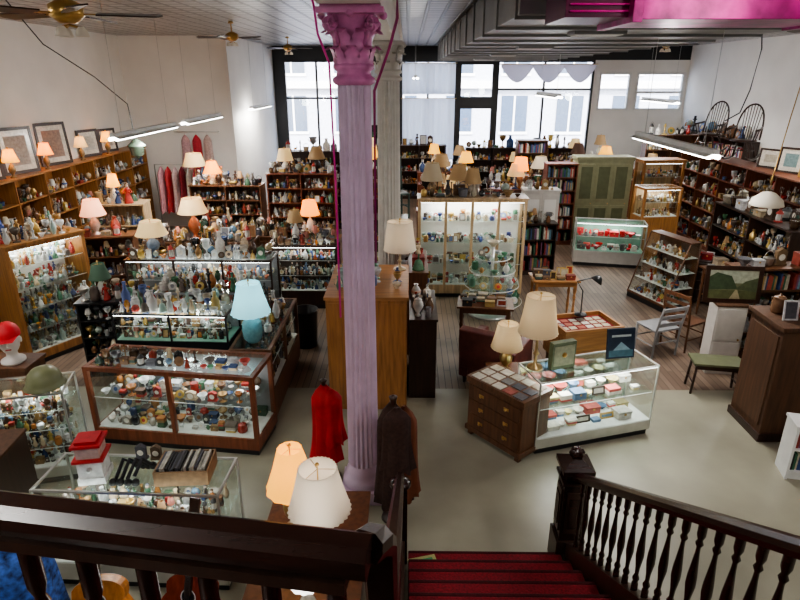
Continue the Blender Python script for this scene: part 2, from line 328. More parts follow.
# ------------------------------------------------------------------ furniture
def case(name, x, y, rot, w, d, h, fr, base=.3, shelves=1, pal='mix', kinds=ALLK, hm=.2, bays=1, back=None, deck=None, post=.03,
         side=None, ltube=False, wmin=.05, wmax=.10, topsolid=False, toppile=None, lw=0):
    b = B(); p = post
    b.bx(.02, .03, 0, w-.02, d-.02, .08, blk); b.bx(0, 0, .08, w, d, base, fr)
    b.bx(p*.5, p*.5, base, w-p*.5, d-p*.5, base+.008, deck or felt)
    for i in range(bays+1):
        xx = (w-p)*i/bays; b.bx(xx, 0, base, xx+p, p, h-p, fr)
    b.bx(0, d-p, base, p, d, h-p, fr); b.bx(w-p, d-p, base, w, d, h-p, fr)
    b.bx(0, 0, h-p, w, p, h, fr); b.bx(0, d-p, h-p, w, d, h, fr); b.bx(0, p, h-p, p, d-p, h, fr); b.bx(w-p, p, h-p, w, d-p, h, fr)
    b.quad((p,.01,base),(w-p,.01,base),(w-p,.01,h-p),(p,.01,h-p), glass)
    for xx in (.01, w-.01):
        if side: b.bx(min(xx, abs(xx-.01)), p, base, max(xx, min(xx+.01, w)), d-p, h-p, side)
        else: b.quad((xx,p,base),(xx,d-p,base),(xx,d-p,h-p),(xx,p,h-p), glass)
    b.bx(p, d-.015, base, w-p, d-.005, h-p, back or fr)
    if topsolid: b.bx(-.02, -.02, h, w+.02, d+.02, h+.03, fr)
    else: b.quad((p,p,h-.004),(w-p,p,h-.004),(w-p,d-p,h-.004),(p,d-p,h-.004), glsh)
    lv = [base+.008]+[base+(h-base)*(i+1)/(shelves+1) for i in range(shelves)]
    gap = (h-base)/(shelves+1)
    for i, z in enumerate(lv):
        if i:
            b.quad((p,.04,z),(w-p,.04,z),(w-p,d-.03,z),(p,d-.03,z), glsh)
            b.bx(p, .036, z-.006, w-p, .042, z, wht, W)
        fill(b, p+.02, w-p-.02, .06, d-.04, z+.001, min(hm, gap-.05), pal, kinds, wmin, wmax)
    if ltube: b.bx(p, p, h-p-.015, w-p, p+.02, h-p, cases_e)
    o = b.obj(name, x, y, 0, rot)
    if lw: light('AREA', 'case_lamp', (w/2, d/2, h-.05), lw, (.97, 1, .98), w*.8, d*.4, parent=o)
    if toppile:
        H = h+.031 if topsolid else h+.001
        b = B(); fill(b, .03, w-.03, .04, d-.04, H, *toppile)
        b.obj('bric_a_brac_collection', x, y, 0, rot)
    return o
def shelf(name, x, y, rot, w, d, h, m, n=4, pal='mix', kinds=ALLK, bk=False, toppile=None, backm=None, wmax=.13, hm=.3):
    b = B(); t = .025
    b.bx(0, 0, 0, t, d, h, m); b.bx(w-t, 0, 0, w, d, h, m); b.bx(t, d-.012, 0, w-t, d, h, backm or m)
    b.bx(-.015, -.015, h, w+.015, d, h+.03, m); b.bx(t, .02, 0, w-t, .04, .08, m)
    nb = max(1, round(w/1.0))
    for i in range(1, nb): b.bx(w*i/nb-t/2, .005, .08, w*i/nb+t/2, d-.012, h, m)
    for i in range(n):
        z = .08+(h-.08)*i/n; b.bx(t, .005, z, w-t, d-.012, z+.022, m); g = (h-.08)/n-.05
        for j in range(nb):
            a = w*j/nb+t+.01; c = w*(j+1)/nb-t-.01
            if bk is True or (bk and R.random() < bk): books(b, a, c, .03, z+.022, min(g, .3), min(.18, d-.05))
            else: fill(b, a, c, .02, d-.03, z+.023, min(g, hm), pal, kinds, .06, wmax)
    o = b.obj(name, x, y, 0, rot)
    if toppile:
        b = B(); fill(b, .02, w-.02, .02, d-.03, h+.031, *toppile); b.obj('bric_a_brac_collection', x, y, 0, rot)
    return o
def leg(b, x, y, h, r, m):
    b.lathe([(0,0),(.5,0),(.6,.05),(.9,.25),(.6,.5),(1,.62),(.6,.68),(1,.74),(1,1)], x, y, 0, m, W, 8, True, None, r, h)
def table(name, x, y, rot, w, d, h, m, toppile=None, apron=.09, under=False):
    b = B(); b.bx(0, 0, h-.03, w, d, h, m); b.bx(.05, .05, h-.03-apron, w-.05, d-.05, h-.03, m)
    for a in (.07, w-.07):
        for c in (.07, d-.07): leg(b, a, c, h-.03, .03, m)
    b.obj(name, x, y, 0, rot, .004)
    if toppile:
        b = B(); fill(b, .03, w-.03, .03, d-.03, h+.001, *toppile)
        if under: fill(b, .12, w-.12, .12, d-.12, 0, .4, 'dark', ['box','basket','box','stack','jar','frame'], .2, .35)
        b.obj('bric_a_brac_collection', x, y, 0, rot)
def chest(name, x, y, rot, w, d, h, m, n=3, z=0):
    b = B(); b.bx(.02, .02, .1, w-.02, d-.01, h-.03, m); b.bx(0, 0, h-.03, w, d, h, m); b.bx(0, 0, .06, w, d, .12, m)
    for a in (.03, w-.09):
        for c in (.02, d-.08): b.bx(a, c, 0, a+.06, c+.06, .06, m)
    g = (h-.17)/n
    for i in range(n):
        z0 = .13+g*i; b.bx(.05, .004, z0+.01, w-.05, .03, z0+g-.01, m)
        for a in (w*.28, w*.72):
            b.ball(a, -.012, z0+g*.5, .018, brs, (1, 1, 1), 8); b.bx(a-.035, -.001, z0+g*.5-.015, a+.035, .006, z0+g*.5+.02, brs)
    return b.obj(name, x, y, z, rot, .005)
def lamp(name, x, y, z, H, rt, rb, sh, sm, bc, lit=0, lc=(1,.75,.45), rip=(24,.02), style=0, bm=None):
    b = B(); bm = bm or cer; hb = H-sh*.85
    if style == 0: pr = [(0,0),(.7,0),(.7,.05),(.35,.1),(.25,.18),(.7,.35),(.8,.5),(.5,.68),(.2,.78),(.14,.85),(.2,.88),(.08,.92),(.07,1)]
    elif style == 1: pr = [(0,0),(.75,0),(.7,.05),(.2,.1),(.14,.3),(.3,.36),(.14,.42),(.12,.7),(.25,.76),(.1,.82),(.07,1)]
    else: pr = [(0,0),(.6,0),(.65,.04),(.9,.12),(1,.35),(.95,.55),(.6,.72),(.2,.8),(.12,.86),(.07,1)]
    b.lathe(pr, 0, 0, 0, bm, bc, 16, True, None, rb*.55, hb)
    b.tube([(0,0,hb),(0,0,H+.02)], .005, brs); b.ball(0, 0, H+.035, .014, brs)
    for k in range(3):
        a = 2*pi*k/3; b.tube([(0,0,H),(rt*.97*cos(a), rt*.97*sin(a), H)], .0025, brs, W, 4)
    n = rip[0]*2 if rip[0]*2 >= 20 else 24
    b.lathe([(rb, 0), (rt+(rb-rt)*.45, sh*.5), (rt, sh)], 0, 0, H-sh, sm, W, n, True, rip)
    for rr, zz in ((rb, H-sh), (rt, H)): b.lathe([(rr*1.015,-.006),(rr*1.02,.006),(rr*.99,.006)], 0, 0, zz, sm, W, n, True, rip)
    b.ball(0, 0, H-sh*.55, .03, sh_globe if lit else wht, W, 8, .04)
    o = b.obj(name, x, y, z)
    if lit: light('POINT', 'bulb_light', (0, 0, H-sh*.5), lit, lc, .05, parent=o)
    return o
def fan(x, y, z, rot, zc=5.0):
    b = B(); b.tube([(0,0,.1),(0,0,zc-z)], .012, brs); b.lathe([(0,0),(.06,0),(.12,.05),(.12,.12),(.05,.16),(0,.17)], 0, 0, 0, brs, W, 16)
    b.lathe([(0,-.02),(.06,-.02),(.03,.03),(0,.03)], 0, 0, zc-z-.02, brs, W, 12)
    for k in range(5):
        a = 2*pi*k/5+rot; M = Matrix.Rotation(a, 4, 'Z') @ Matrix.Rotation(.2, 4, 'X'); b.M = M
        b.bx(.1, -.015, .06, .22, .015, .068, brs)
        b.add([(.2,-.05,.06),(.62,-.07,.06),(.66,0,.06),(.62,.07,.06),(.2,.05,.06),(.2,-.05,.07),(.62,-.07,.07),(.66,0,.07),(.62,.07,.07),(.2,.05,.07)],
              [(4,3,2,1,0),(5,6,7,8,9),(0,1,6,5),(1,2,7,6),(2,3,8,7),(3,4,9,8),(4,0,5,9)], drk)
    b.M = None
    for k in range(3):
        a = 2*pi*k/3+rot; b.tube([(0,0,-.01),(.08*cos(a),.08*sin(a),-.03)], .01, brs)
        b.lathe([(.02,.03),(.04,0),(.05,-.04),(.046,-.04)], .08*cos(a), .08*sin(a), -.05, sh_white, W, 10)
    b.obj('ceiling_fan', x, y, z)
def fluoro(x, y0, y1, z, power, rodz=5.0):
    b = B(); L = y1-y0
    b.bx(-.035, 0, 0, .035, L, .05, wht); b.add([(-.035,0,.0),(-.11,0,-.03),(-.11,L,-.03),(-.035,L,.0)],[(0,1,2,3)], wht); b.add([(.035,0,.0),(.11,0,-.03),(.11,L,-.03),(.035,L,.0)],[(3,2,1,0)], wht)
    for s in (-.05, .05): b.tube([(s,.03,-.035),(s,L-.03,-.035)], .024, tube_e, W, 8)
    if rodz-z > .1:
        for yy in (.3, L-.3): b.tube([(0,yy,.05),(0,yy,rodz-z)], .004, alu, W, 4)
    o = b.obj('fluorescent_fixture', x, y0, z)
    light('AREA', 'tube_light', (0, L/2, -.07), power*1.1, (1, .975, .93), .2, L, parent=o)
    light('POINT', 'tube_spill', (0, L/2, -.2), power*.85, (1, .975, .93), .15, parent=o)
def pframe(name, x, y, z, w, h, rot, lean=.1, art=(.5,.45,.35), fm=drk, t=.04, scene_art=False):
    b = B(); b.M = Matrix.Rotation(-lean, 4, 'X')
    b.bx(-w/2,0,0,w/2,.025,t,fm); b.bx(-w/2,0,h-t,w/2,.025,h,fm); b.bx(-w/2,0,t,-w/2+t,.025,h-t,fm); b.bx(w/2-t,0,t,w/2,.025,h-t,fm)
    b.bx(-w/2+t,.008,t,w/2-t,.018,h-t,cer,(.75,.7,.6) if not scene_art else art)
    if scene_art:
        a = w/2-t; z0 = t; z1 = h-t
        b.bx(-a,.006,z0+(z1-z0)*.55,a,.008,z1,mtt,(.4,.42,.32)); b.bx(-a,.0055,z0,a,.008,z0+(z1-z0)*.3,mtt,(.1,.11,.04))
        b.add([(-a,.005,z0+(z1-z0)*.3),(a*.2,.005,z0+(z1-z0)*.35),(-a*.1,.005,z0+(z1-z0)*.8),(-a*.7,.005,z1*.93),(-a,.005,z1*.8)],[(0,1,2,3,4)],mtt,(.05,.08,.035))
        b.add([(a,.0045,z0+(z1-z0)*.25),(a,.0045,z0+(z1-z0)*.75),(a*.5,.0045,z0+(z1-z0)*.62),(a*.1,.0045,z0+(z1-z0)*.35)],[(0,1,2,3)],mtt,(.09,.11,.05))
        b.add([(-a*.1,.004,z0),(a*.35,.004,z0),(a*.2,.004,z0+(z1-z0)*.32),(a*.12,.004,z0+(z1-z0)*.32)],[(0,1,2,3)],mtt,(.4,.34,.2))
    else:
        m = .05+w*.06; b.bx(-w/2+t+m,.005,t+m,w/2-t-m,.009,h-t-m,mtt,art)
    b.M = None
    return b.obj(name, x, y, z, rot)
def coatshape(b, x, y, z0, z1, rx, ry, m, col=W, seed=1, ph=0):
    n = 40; k = 12; vs = []; fs = []
    for j in range(k+1):
        t = j/k; z = z1+(z0-z1)*t; w = (.15+.85*min(1, t*5)**.6)*(1+.25*t) if t < .2 else (1+.25*t)*(1-.12*sin(pi*t))
        for i in range(n):
            a = 2*pi*i/n; rp = 1+.12*t*sin(7*a+seed)+.08*t*sin(13*a+2*seed)+.04*sin(3*a+t*6+seed)
            vs.append((x+rx*w*rp*cos(a), y+ry*w*rp*sin(a), z+.03*sin(5*a+seed)*t))
    for j in range(k):
        for i in range(n): q = (i+1) % n; fs.append((j*n+i, j*n+q, (j+1)*n+q, (j+1)*n+i))
    fs.append(tuple(range(n))); b.add(vs, fs, m, col, True)

# ------------------------------------------------------------------ room shell
def planks():
    m, t, p = nt('wood_plank_floor'); p.inputs['Roughness'].default_value = .45
    tc = t.nodes.new('ShaderNodeTexCoord'); mp = t.nodes.new('ShaderNodeMapping'); mp.inputs['Rotation'].default_value = (0, 0, pi/2)
    br = t.nodes.new('ShaderNodeTexBrick'); br.inputs['Scale'].default_value = 1
    br.inputs['Brick Width'].default_value = 2.2; br.inputs['Row Height'].default_value = .09; br.inputs['Mortar Size'].default_value = .004
    br.inputs['Color1'].default_value = (.15,.10,.072,1); br.inputs['Color2'].default_value = (.26,.19,.14,1); br.inputs['Mortar'].default_value = (.04,.03,.02,1)
    nz = t.nodes.new('ShaderNodeTexNoise'); nz.inputs['Scale'].default_value = 1.5
    mx = t.nodes.new('ShaderNodeMixRGB'); mx.blend_type = 'OVERLAY'; mx.inputs[0].default_value = .5
    t.links.new(tc.outputs['Object'], mp.inputs[0]); t.links.new(mp.outputs[0], br.inputs['Vector']); t.links.new(tc.outputs['Object'], nz.inputs['Vector'])
    t.links.new(br.outputs['Color'], mx.inputs[1]); t.links.new(nz.outputs['Fac'], mx.inputs[2]); t.links.new(mx.outputs[0], p.inputs['Base Color'])
    return m
def tin():
    m, t, p = nt('pressed_tin_ceiling'); p.inputs['Roughness'].default_value = .35
    tc = t.nodes.new('ShaderNodeTexCoord'); br = t.nodes.new('ShaderNodeTexBrick'); br.offset = 0
    br.inputs['Scale'].default_value = 1; br.inputs['Brick Width'].default_value = .3; br.inputs['Row Height'].default_value = .3; br.inputs['Mortar Size'].default_value = .035; br.inputs['Mortar Smooth'].default_value = .5
    br.inputs['Color1'].default_value = (.40,.395,.39,1); br.inputs['Color2'].default_value = (.48,.475,.465,1); br.inputs['Mortar'].default_value = (.15,.15,.15,1)
    bn = t.nodes.new('ShaderNodeBump'); bn.inputs['Strength'].default_value = 1; bn.inputs['Distance'].default_value = .03
    t.links.new(tc.outputs['Object'], br.inputs['Vector']); t.links.new(br.outputs['Color'], p.inputs['Base Color'])
    t.links.new(br.outputs['Fac'], bn.inputs['Height']); t.links.new(bn.outputs[0], p.inputs['Normal'])
    return m
conc = mat('painted_concrete', (.30, .285, .215), .35, var=.22, scale=.9)
XL, XR, YF, ZC = -7.5, 9.7, 22.0, 5.0
b = B(); b.bx(XL-.2, -3, -.1, XR+.2, 7.15, 0, conc); b.bx(XL-.2, 7.15, -.1, XR+.2, YF+.2, 0, planks()); b.obj('floor')
b = B(); b.bx(XL-.2, -3.2, ZC, XR+.2, YF+.2, ZC+.1, tin()); b.obj('ceiling')
b = B(); b.bx(XL-.2, -3, 0, XL, 16.5, ZC, wallm); b.obj('wall_left')
b = B(); b.bx(XL-.2, 16.5, 0, -4.7, 16.7, ZC, wallm); b.obj('wall_return')
b = B(); b.bx(-4.9, 16.7, 0, -4.7, YF, ZC, wallm); b.obj('wall_left_alcove')
b = B(); b.bx(XR, -3, 0, XR+.2, YF, ZC, wallm); b.obj('wall_right')
b = B(); b.bx(XL-.2, -3.2, 0, XR+.2, -3, ZC, wallm); b.obj('wall_back')
for x0, x1, z0, z1 in [(-4.9,9.9,4.55,5),(-4.7,-4.35,0,4.55),(-2.35,-.25,0,4.55),(6.45,6.65,0,4.55),(6.65,9.7,4.15,4.55),(6.65,9.7,0,2.9),(7.75,7.95,2.9,4.15),(9.6,9.7,2.9,4.15),(-4.35,-2.35,0,.5),(-.25,1.7,0,.5),(3.1,6.45,0,.5)]:
    b = B(); b.bx(x0, YF, z0, x1, YF+.2, z1, wallm if z0 != 4.55 and x0 >= 6.45 else blk); b.obj('wall_far')
def window(i, x0, x1, z0, z1, vs, hs, fm=blk, t=.07):
    b = B(); y0, y1 = YF-.03, YF+.1
    b.bx(x0,y0,z0,x1,y1,z0+t,fm); b.bx(x0,y0,z1-t,x1,y1,z1,fm); b.bx(x0,y0,z0+t,x0+t,y1,z1-t,fm); b.bx(x1-t,y0,z0+t,x1,y1,z1-t,fm)
    for v in vs: b.bx(v-t/2,y0+.01,z0+t,v+t/2,y1-.01,z1-t,fm)
    for h in hs: b.bx(x0+t,y0+.012,h-t/2,x1-t,y1-.012,h+t/2,fm)
    b.quad((x0+t,YF+.04,z0+t),(x1-t,YF+.04,z0+t),(x1-t,YF+.04,z1-t),(x0+t,YF+.04,z1-t), wing)
    b.obj('window_%d' % i)
window(1,-4.35,-2.35,.5,4.55,[-3.2],[3.3]); window(2,-.25,1.7,.5,4.55,[.7],[3.5]); window(3,3.1,6.45,.5,4.55,[4.75],[3.6])
window(4,6.65,7.75,2.9,4.15,[],[],wht); window(5,7.95,9.6,2.9,4.15,[],[3.5],wht)
b = B(); t = .16
for x0,z0,x1,z1 in [(1.7,0,1.7+t,4.55),(3.1-t,0,3.1,4.55),(1.7+t,3.1,3.1-t,3.35),(1.7+t,4.4,3.1-t,4.55),(1.7+t,0,3.1-t,.3),(1.7+t,2.95,3.1-t,3.1)]: b.bx(x0,YF-.04,z0,x1,YF+.12,z1,blk)
b.bx(1.7+t,YF-.02,1.0,3.1-t,YF+.05,1.08,blk); b.quad((1.86,YF+.04,.3),(2.94,YF+.04,.3),(2.94,YF+.04,4.4),(1.86,YF+.04,4.4),wing); b.obj('door_1')
def curtain(x0, x1, z0, z1, name='sheer_curtain', m=sheer, y=YF-.15, f=14):
    b = B(); n = int((x1-x0)*30); vs = []; fs = []
    for i in range(n+1):
        x = x0+(x1-x0)*i/n
        for j in range(6): vs.append((x, y+.03*sin(x*f*2)+.012*sin(x*f*5), z0+(z1-z0)*j/5))
    for i in range(n):
        for j in range(5): fs.append((i*6+j,(i+1)*6+j,(i+1)*6+j+1,i*6+j+1))
    b.add(vs, fs, m, W, True); b.tube([(x0-.05,y,z1),(x1+.05,y,z1)], .012, brs); b.obj(name)
curtain(-.2, 1.65, 3.45, 4.45); curtain(-.2, 1.65, 1.2, 3.3); curtain(-2.3,-.3,2.4,4.4)
b = B(); swf = shade('swag_fabric', (.5,.46,.5), 0)
for k in range(3):
    x0 = 3.2+k*1.07; vs = []; fs = []
    for i in range(17):
        u = i/16; dz = .5*sin(pi*u)+.08
        for j in range(5): vs.append((x0+u*1.1, YF-.2-.03*j*sin(pi*u), 4.4-dz*j/4))
    for i in range(16):
        for j in range(4): fs.append((i*5+j,(i+1)*5+j,(i+1)*5+j+1,i*5+j+1))
    b.add(vs, fs, swf, W, True)
b.tube([(3.15,YF-.2,4.41),(6.5,YF-.2,4.41)], .015, brs); b.obj('swag_curtain')
b = B(); b.bx(-20, YF+.3, -.25, 30, 60, -.15, mat('street_asphalt', (.3,.3,.31), .8)); b.obj('street')
b = B(); fac = mat('facade_brick', (.48,.5,.56), .8); dw = mat('facade_window', (.07,.10,.15), .2); b.bx(-20, 36, -.15, 30, 37, 11, fac)
for i in range(14):
    for j in range(3):
        x = -17+i*3.2; z = 1+j*3.2; b.bx(x, 35.93, z, x+1.5, 36, z+2, dw); b.bx(x-.1, 35.9, z-.15, x+1.6, 36, z, wht); b.bx(x+.7, 35.9, z, x+.8, 35.94, z+2, wht)
b.bx(-20, 35.6, 3.4, 30, 36, 3.8, wht); b.obj('street_facade')

# columns
def column(name, x, y, main, cap, r=.15, zt=4.5, hcap=.42):
    b = B(); zc = zt-hcap; q = hcap/.55
    b.bx(-.22,-.22,0,.22,.22,.14,main); b.lathe([(0,0),(1.45,0),(1.5,.04),(1.4,.09),(1.15,.11),(1.25,.16),(1.1,.2),(1.02,.24)],0,0,.14,main,W,32,True,None,r,1)
    b.lathe([(1.05,.38),(1.03,.5),(1,1.0),(.9,zc-.12)],0,0,0,main,W,80,False,(20,.06),r,1)
    b.lathe([(1.0,0),(1.2,.02),(1.2,.05),(1.0,.07),(.95,.1),(1.15,.12),(1.15,.15),(.9,.17)],0,0,zc-.14,cap,W,32,True,None,r,1)
    b.lathe([(.9,0),(.92,.2*q),(1.05,.35*q),(1.35,.44*q),(1.4,.46*q)],0,0,zc+.02,cap,W,24,True,None,r,1)
    for ring, (n, z0, hh, out) in enumerate([(8, .02*q, .2*q, .07), (8, .16*q, .22*q, .1)]):
        for k in range(n):
            a = 2*pi*(k+.5*ring)/n; b.M = Matrix.Rotation(a, 4, 'Z'); vs = []; fs = []
            for j in range(7):
                t = j/6; rr = r*.95+out*t**3+.012; zz = zc+z0+hh*(t if t < .85 else .85-(t-.85)*1.2); w = .055*(1-.5*t**2)*(1+.2*sin(j*2.6))
                vs += [(rr-.015,-w,zz),(rr+.012,0,zz),(rr-.015,w,zz)]
            for j in range(6): fs += [(3*j,3*j+1,3*j+4,3*j+3),(3*j+1,3*j+2,3*j+5,3*j+4)]
            b.add(vs, fs, cap, W, True)
    for k in range(4):
        b.M = Matrix.Rotation(pi/4+k*pi/2, 4, 'Z'); pts = []
        for j in range(22):
            t = j/21; a = t*4.2*pi/1.6; qq = .07*(1-t*.8); pts.append((r+.10+qq*cos(a+1.6)-.01, 0, zc+.41*q+qq*sin(a+1.6)-.01))
        b.tube([(r+.0,0,zc+.2*q),(r+.05,0,zc+.4*q)]+pts, .02, cap, W, 6, .012)
        for s in (-.02,.02): b.tube([(p[0],p[1]+s,p[2]) for p in pts], .012, cap, W, 5)
    b.M = None
    b.bx(-.25,-.25,zt-.06,.25,.25,zt-.02,cap); b.bx(-.22,-.22,zt-.02,.22,.22,zt,cap)
    for k in range(4): b.M = Matrix.Rotation(k*pi/2, 4, 'Z'); b.ball(.24, 0, zt-.06, .03, cap)
    b.M = None
    return b.obj(name, x, y, 0)
column('fluted_column', -.43, 5.0, lilac, pinkm, .14); column('fluted_column', -.30, 9.6, creamp, creamp, .18)
column('fluted_column', -.4, 14.5, creamp, creamp, .16)
b = B(); b.bx(-.66, 3.5, 4.5, -.2, YF, 5, wallm); b.bx(-.72, 3.5, 4.9, -.14, YF, 5, wallm); b.obj('trim_beam')
b = B()
b.tube([(-.8,4.6,4.98),(-.78,4.68,4.75),(-.69,4.76,4.5),(-.67,4.77,4.3),(-.6,4.82,4.1),(-.59,4.86,3.2),(-.59,4.85,2.0)], .009, mat('pink_cable', (.45,.02,.2), .4, emit=.15), W, 6)
b.tube([(-.08,4.72,4.98),(-.08,4.72,4.4),(-.14,4.76,4.2),(-.26,4.82,3.9),(-.27,4.88,2.5)], .011, mat('pink_cable_dark', (.3,.01,.13), .4), W, 6)
b.obj('hanging_cable')
b = B(); b.bx(.95, 5.6, 4.5, 4.4, 20.5, 4.98, ductm)
for i in range(13): y = 5.7+i*1.2; b.bx(.93, y, 4.47, 4.42, y+.04, 4.98, ductm)
for i in range(12):
    y = 6.2+i*1.2
    if i % 3 == 1: b.bx(1.9, y, 4.46, 2.5, y+.35, 4.5, gray); [b.bx(1.93, y+.04+.05*k, 4.45, 2.47, y+.06+.05*k, 4.465, wht) for k in range(6)]
b.obj('air_duct', bev=.006)
b = B(); b.bx(1.6, 4.6, 4.38, 4.6, 5.4, 4.9, magd); b.bx(1.12, 4.68, 4.4, 1.6, 5.35, 4.88, magg)
for k in range(10): b.bx(1.15, 4.66, 4.43+.045*k, 1.57, 4.685, 4.445+.045*k, magd)
b.bx(1.57, 4.58, 4.36, 1.64, 5.42, 4.92, magd); b.bx(3.1, 4.58, 4.36, 3.16, 5.42, 4.92, magd)
for xx in (2.0, 4.2): b.tube([(xx,5.0,4.9),(xx,5.0,5.0)], .01, alu)
o = b.obj('glow_painted_air_duct', bev=.004)  # the duct's magenta is purple light carried by its colour
b = B(); b.bx(0,-.02,0,2.6,.0,.02, mat('purple_led_strip', (1,.1,.7), .5, emit=5, ecol=(1,.08,.6))); o = b.obj('led_strip', .9, 3.9, 4.97)
light('AREA', 'led_glow', (1.3, .3, -.05), 5, (1, .1, .62), 2.2, .05, (.9, 0, 0), o)
fan(-2.5, 4.75, 4.37, .3); fan(-3.4, 12.4, 4.65, .9); fan(-3.2, 17, 4.65, .2); fan(5.15, 8, 4.5, .5); fan(5.6, 14, 4.6, 1)
fluoro(-4.2, 8.6, 11.0, 3.2, 62); fluoro(-4.25, 11.6, 13.9, 3.2, 62); fluoro(-4.3, 16.9, 19.2, 3.2, 45, 5)
fluoro(3.4, 6.7, 9.1, 3.2, 62); fluoro(3.4, 14, 16.4, 3.6, 60, 4.5); fluoro(6.9, 16, 18.4, 3.4, 60)
fluoro(-2.3, -1.2, 1.2, 4.85, 50); fluoro(3.2, .4, 2.8, 4.85, 65); fluoro(.2, 16, 18.4, 4.0, 50, 5)  # landing pair out of view, added to light the near area
fluoro(-5.2, 3.2, 5.6, 4.6, 50); fluoro(7.5, 9.6, 12, 4.2, 60)  # unseen side fixtures, added for more light

# ------------------------------------------------------------------ stairs & railings
rp = [(-.035,-.035),(.035,-.035),(.045,-.01),(.042,.015),(.02,.032),(-.02,.032),(-.042,.015),(-.045,-.01)]
BAL = [(.8,0),(.8,.12),(.5,.14),(.85,.18),(.45,.22),(.55,.3),(.95,.42),(.9,.5),(.45,.7),(.38,.76),(.75,.79),(.45,.82),(.8,.86),(.8,1)]
run, rise, Y0, n = .27, 2.4/14, 3.98, 14
b = B(); tread_w = (0.02, 1.33)
for i in range(n):
    y1 = Y0-run*i; z1 = rise*(i+1)
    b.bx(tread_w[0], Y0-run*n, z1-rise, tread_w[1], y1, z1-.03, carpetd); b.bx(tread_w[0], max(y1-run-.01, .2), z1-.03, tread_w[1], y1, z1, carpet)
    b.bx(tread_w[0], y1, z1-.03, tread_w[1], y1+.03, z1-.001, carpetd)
b.obj('carpeted_staircase', bev=.008)
slope = rise/run
f = lambda y: (Y0-y)*slope+rise
def stairrail(x, name, ytop, y_end, extra=None, ys=.23, q=1, bl=.7):
    b = B(); pr = [(a*q, c*q) for a, c in rp]
    b.sweep([(-.04,-.14),(.04,-.14),(.04,.1),(-.04,.1)], [(x, Y0-.02, f(Y0-.02)), (x, ys, f(ys))], drk)
    b.sweep(pr, [(x, y_end, f(y_end)+.8), (x, ytop, f(ytop)+.8)]+(extra or []), mah)
    k = int((3.85-ytop)/.135)
    for i in range(k):
        y = 3.86-i*.135; z = f(y)+.09; b.lathe(BAL, x, y, z, mah, W, 8, True, None, .026, bl)
    return b.obj(name)
stairrail(1.4, 'stair_railing', .42, 3.98)
RS = .85
b0 = [(-.05,.97,f(.97)+.83),(-.05,.88,3.18),(-.055,.83,3.235),(-.07,.79,3.255)]
stairrail(-.05, 'stair_railing', 1.08, 4.0, b0, .93, .75)
def newel(x, y, H=1.0):
    b = B(); s = .1
    b.bx(-s-.02,-s-.02,0,s+.02,s+.02,.3,drk); b.bx(-s,-s,.3,s,s,H-.13,mah)
    for k in range(4):
        b.M = Matrix.Rotation(k*pi/2, 4, 'Z'); b.bx(-s+.03,-s-.012,.38,s-.03,-s,H-.2,drk); b.bx(-s+.05,-s-.02,.44,s-.05,-s-.01,H-.26,mah)
    b.M = Matrix.Translation((0,0,H-1.08))
    b.bx(-s-.02,-s-.02,.95,s+.02,s+.02,.98,mah); b.bx(-s+.01,-s+.01,.98,s-.01,s-.01,1.06,mah); b.bx(-s-.03,-s-.03,1.06,s+.03,s+.03,1.10,mah)
    q = s+.03
    b.add([(-q,-q,1.10),(q,-q,1.10),(q,q,1.10),(-q,q,1.10),(-.04,-.04,1.16),(.04,-.04,1.16),(.04,.04,1.16),(-.04,.04,1.16)],[(0,1,5,4),(1,2,6,5),(2,3,7,6),(3,0,4,7),(4,5,6,7)],mah)
    b.lathe([(.03,0),(.05,.02),(.06,.05),(.04,.085),(0,.1)],0,0,1.155,mah,W,24,True,(6,.15))
    return b.obj('newel_post', x, y, 0, bev=.004)
newel(1.4, 4.1)
b = B(); b.bx(-.06,-.06,0,.06,.06,.8,mah); b.lathe([(0,0),(.09,0),(.09,.03),(.06,.05),(0,.06)],0,0,.8,mah,W,20); b.obj('newel_post', -.05, 4.08, 0, bev=.004)
b = B(); b.bx(0, -2.99, 2.2, 1.4, .19, 2.4, drk); b.bx(-6, -2.99, 2.2, 0, .88, 2.4, drk); b.bx(1.4, -2.99, 2.2, 5, .19, 2.4, drk); b.obj('stair_landing')
b = B(); z = 3.26
P0 = (-3.4, 1.25, z); P1 = (-.06, .765, z)
b.sweep([(a*RS, c*RS) for a, c in rp], [P0, P1], mah)
b.sweep([(-.02,-.012),(.02,-.012),(.02,.012),(-.02,.012)], [(-3.4,1.25,z-.065), (-.1,.77,z-.065)], drk)
b.sweep([(-.04,-.04),(.04,-.04),(.04,.04),(-.04,.04)], [(-3.4,1.25,2.45), (-.1,.77,2.45)], drk)
for i in range(28):
    t = i/28+.012; x = -.08+(-3.3)*t; y = .768+.48*t; b.lathe(BAL, x, y, 2.49, mah, W, 8, True, None, .022, z-.075-2.49)
b.obj('balcony_railing')

# ------------------------------------------------------------------ right foreground
case('glass_display_counter', 1.44, 5.63, 17, 1.52, .52, .92, alu, .2, 1, 'pages', ['stack','box','stack','frame','bowl'], .1, 1, glassm('case_back_glass',(.85,.92,.9),.2), felt, .016, None, True, .1, .2, lw=18)
ch = chest('chest_of_drawers', .70, 6.1, -50, .84, .5, .72, wal, 3)
b = B(); b.bx(0,0,0,.84,.5,.05,wal)
for i in range(5):
    for j in range(3): b.bx(.04+i*.155, .03+j*.155, .05, .17+i*.155, .15+j*.155, .056, mtt, R.choice([(.5,.46,.38),(.6,.58,.5),(.35,.1,.08),(.12,.12,.14),(.26,.2,.14),(.2,.2,.2)]))
b.obj('magazine_display_tray', .70, 6.1, .721, -50)
lamp('table_lamp', 1.45, 6.0, .922, .86, .15, .215, .42, sh_cream, (.55,.4,.2), 2, (1,.8,.5), bm=met, style=1)
table('side_table', 1.0, 6.36, 0, .42, .42, .6, wal)
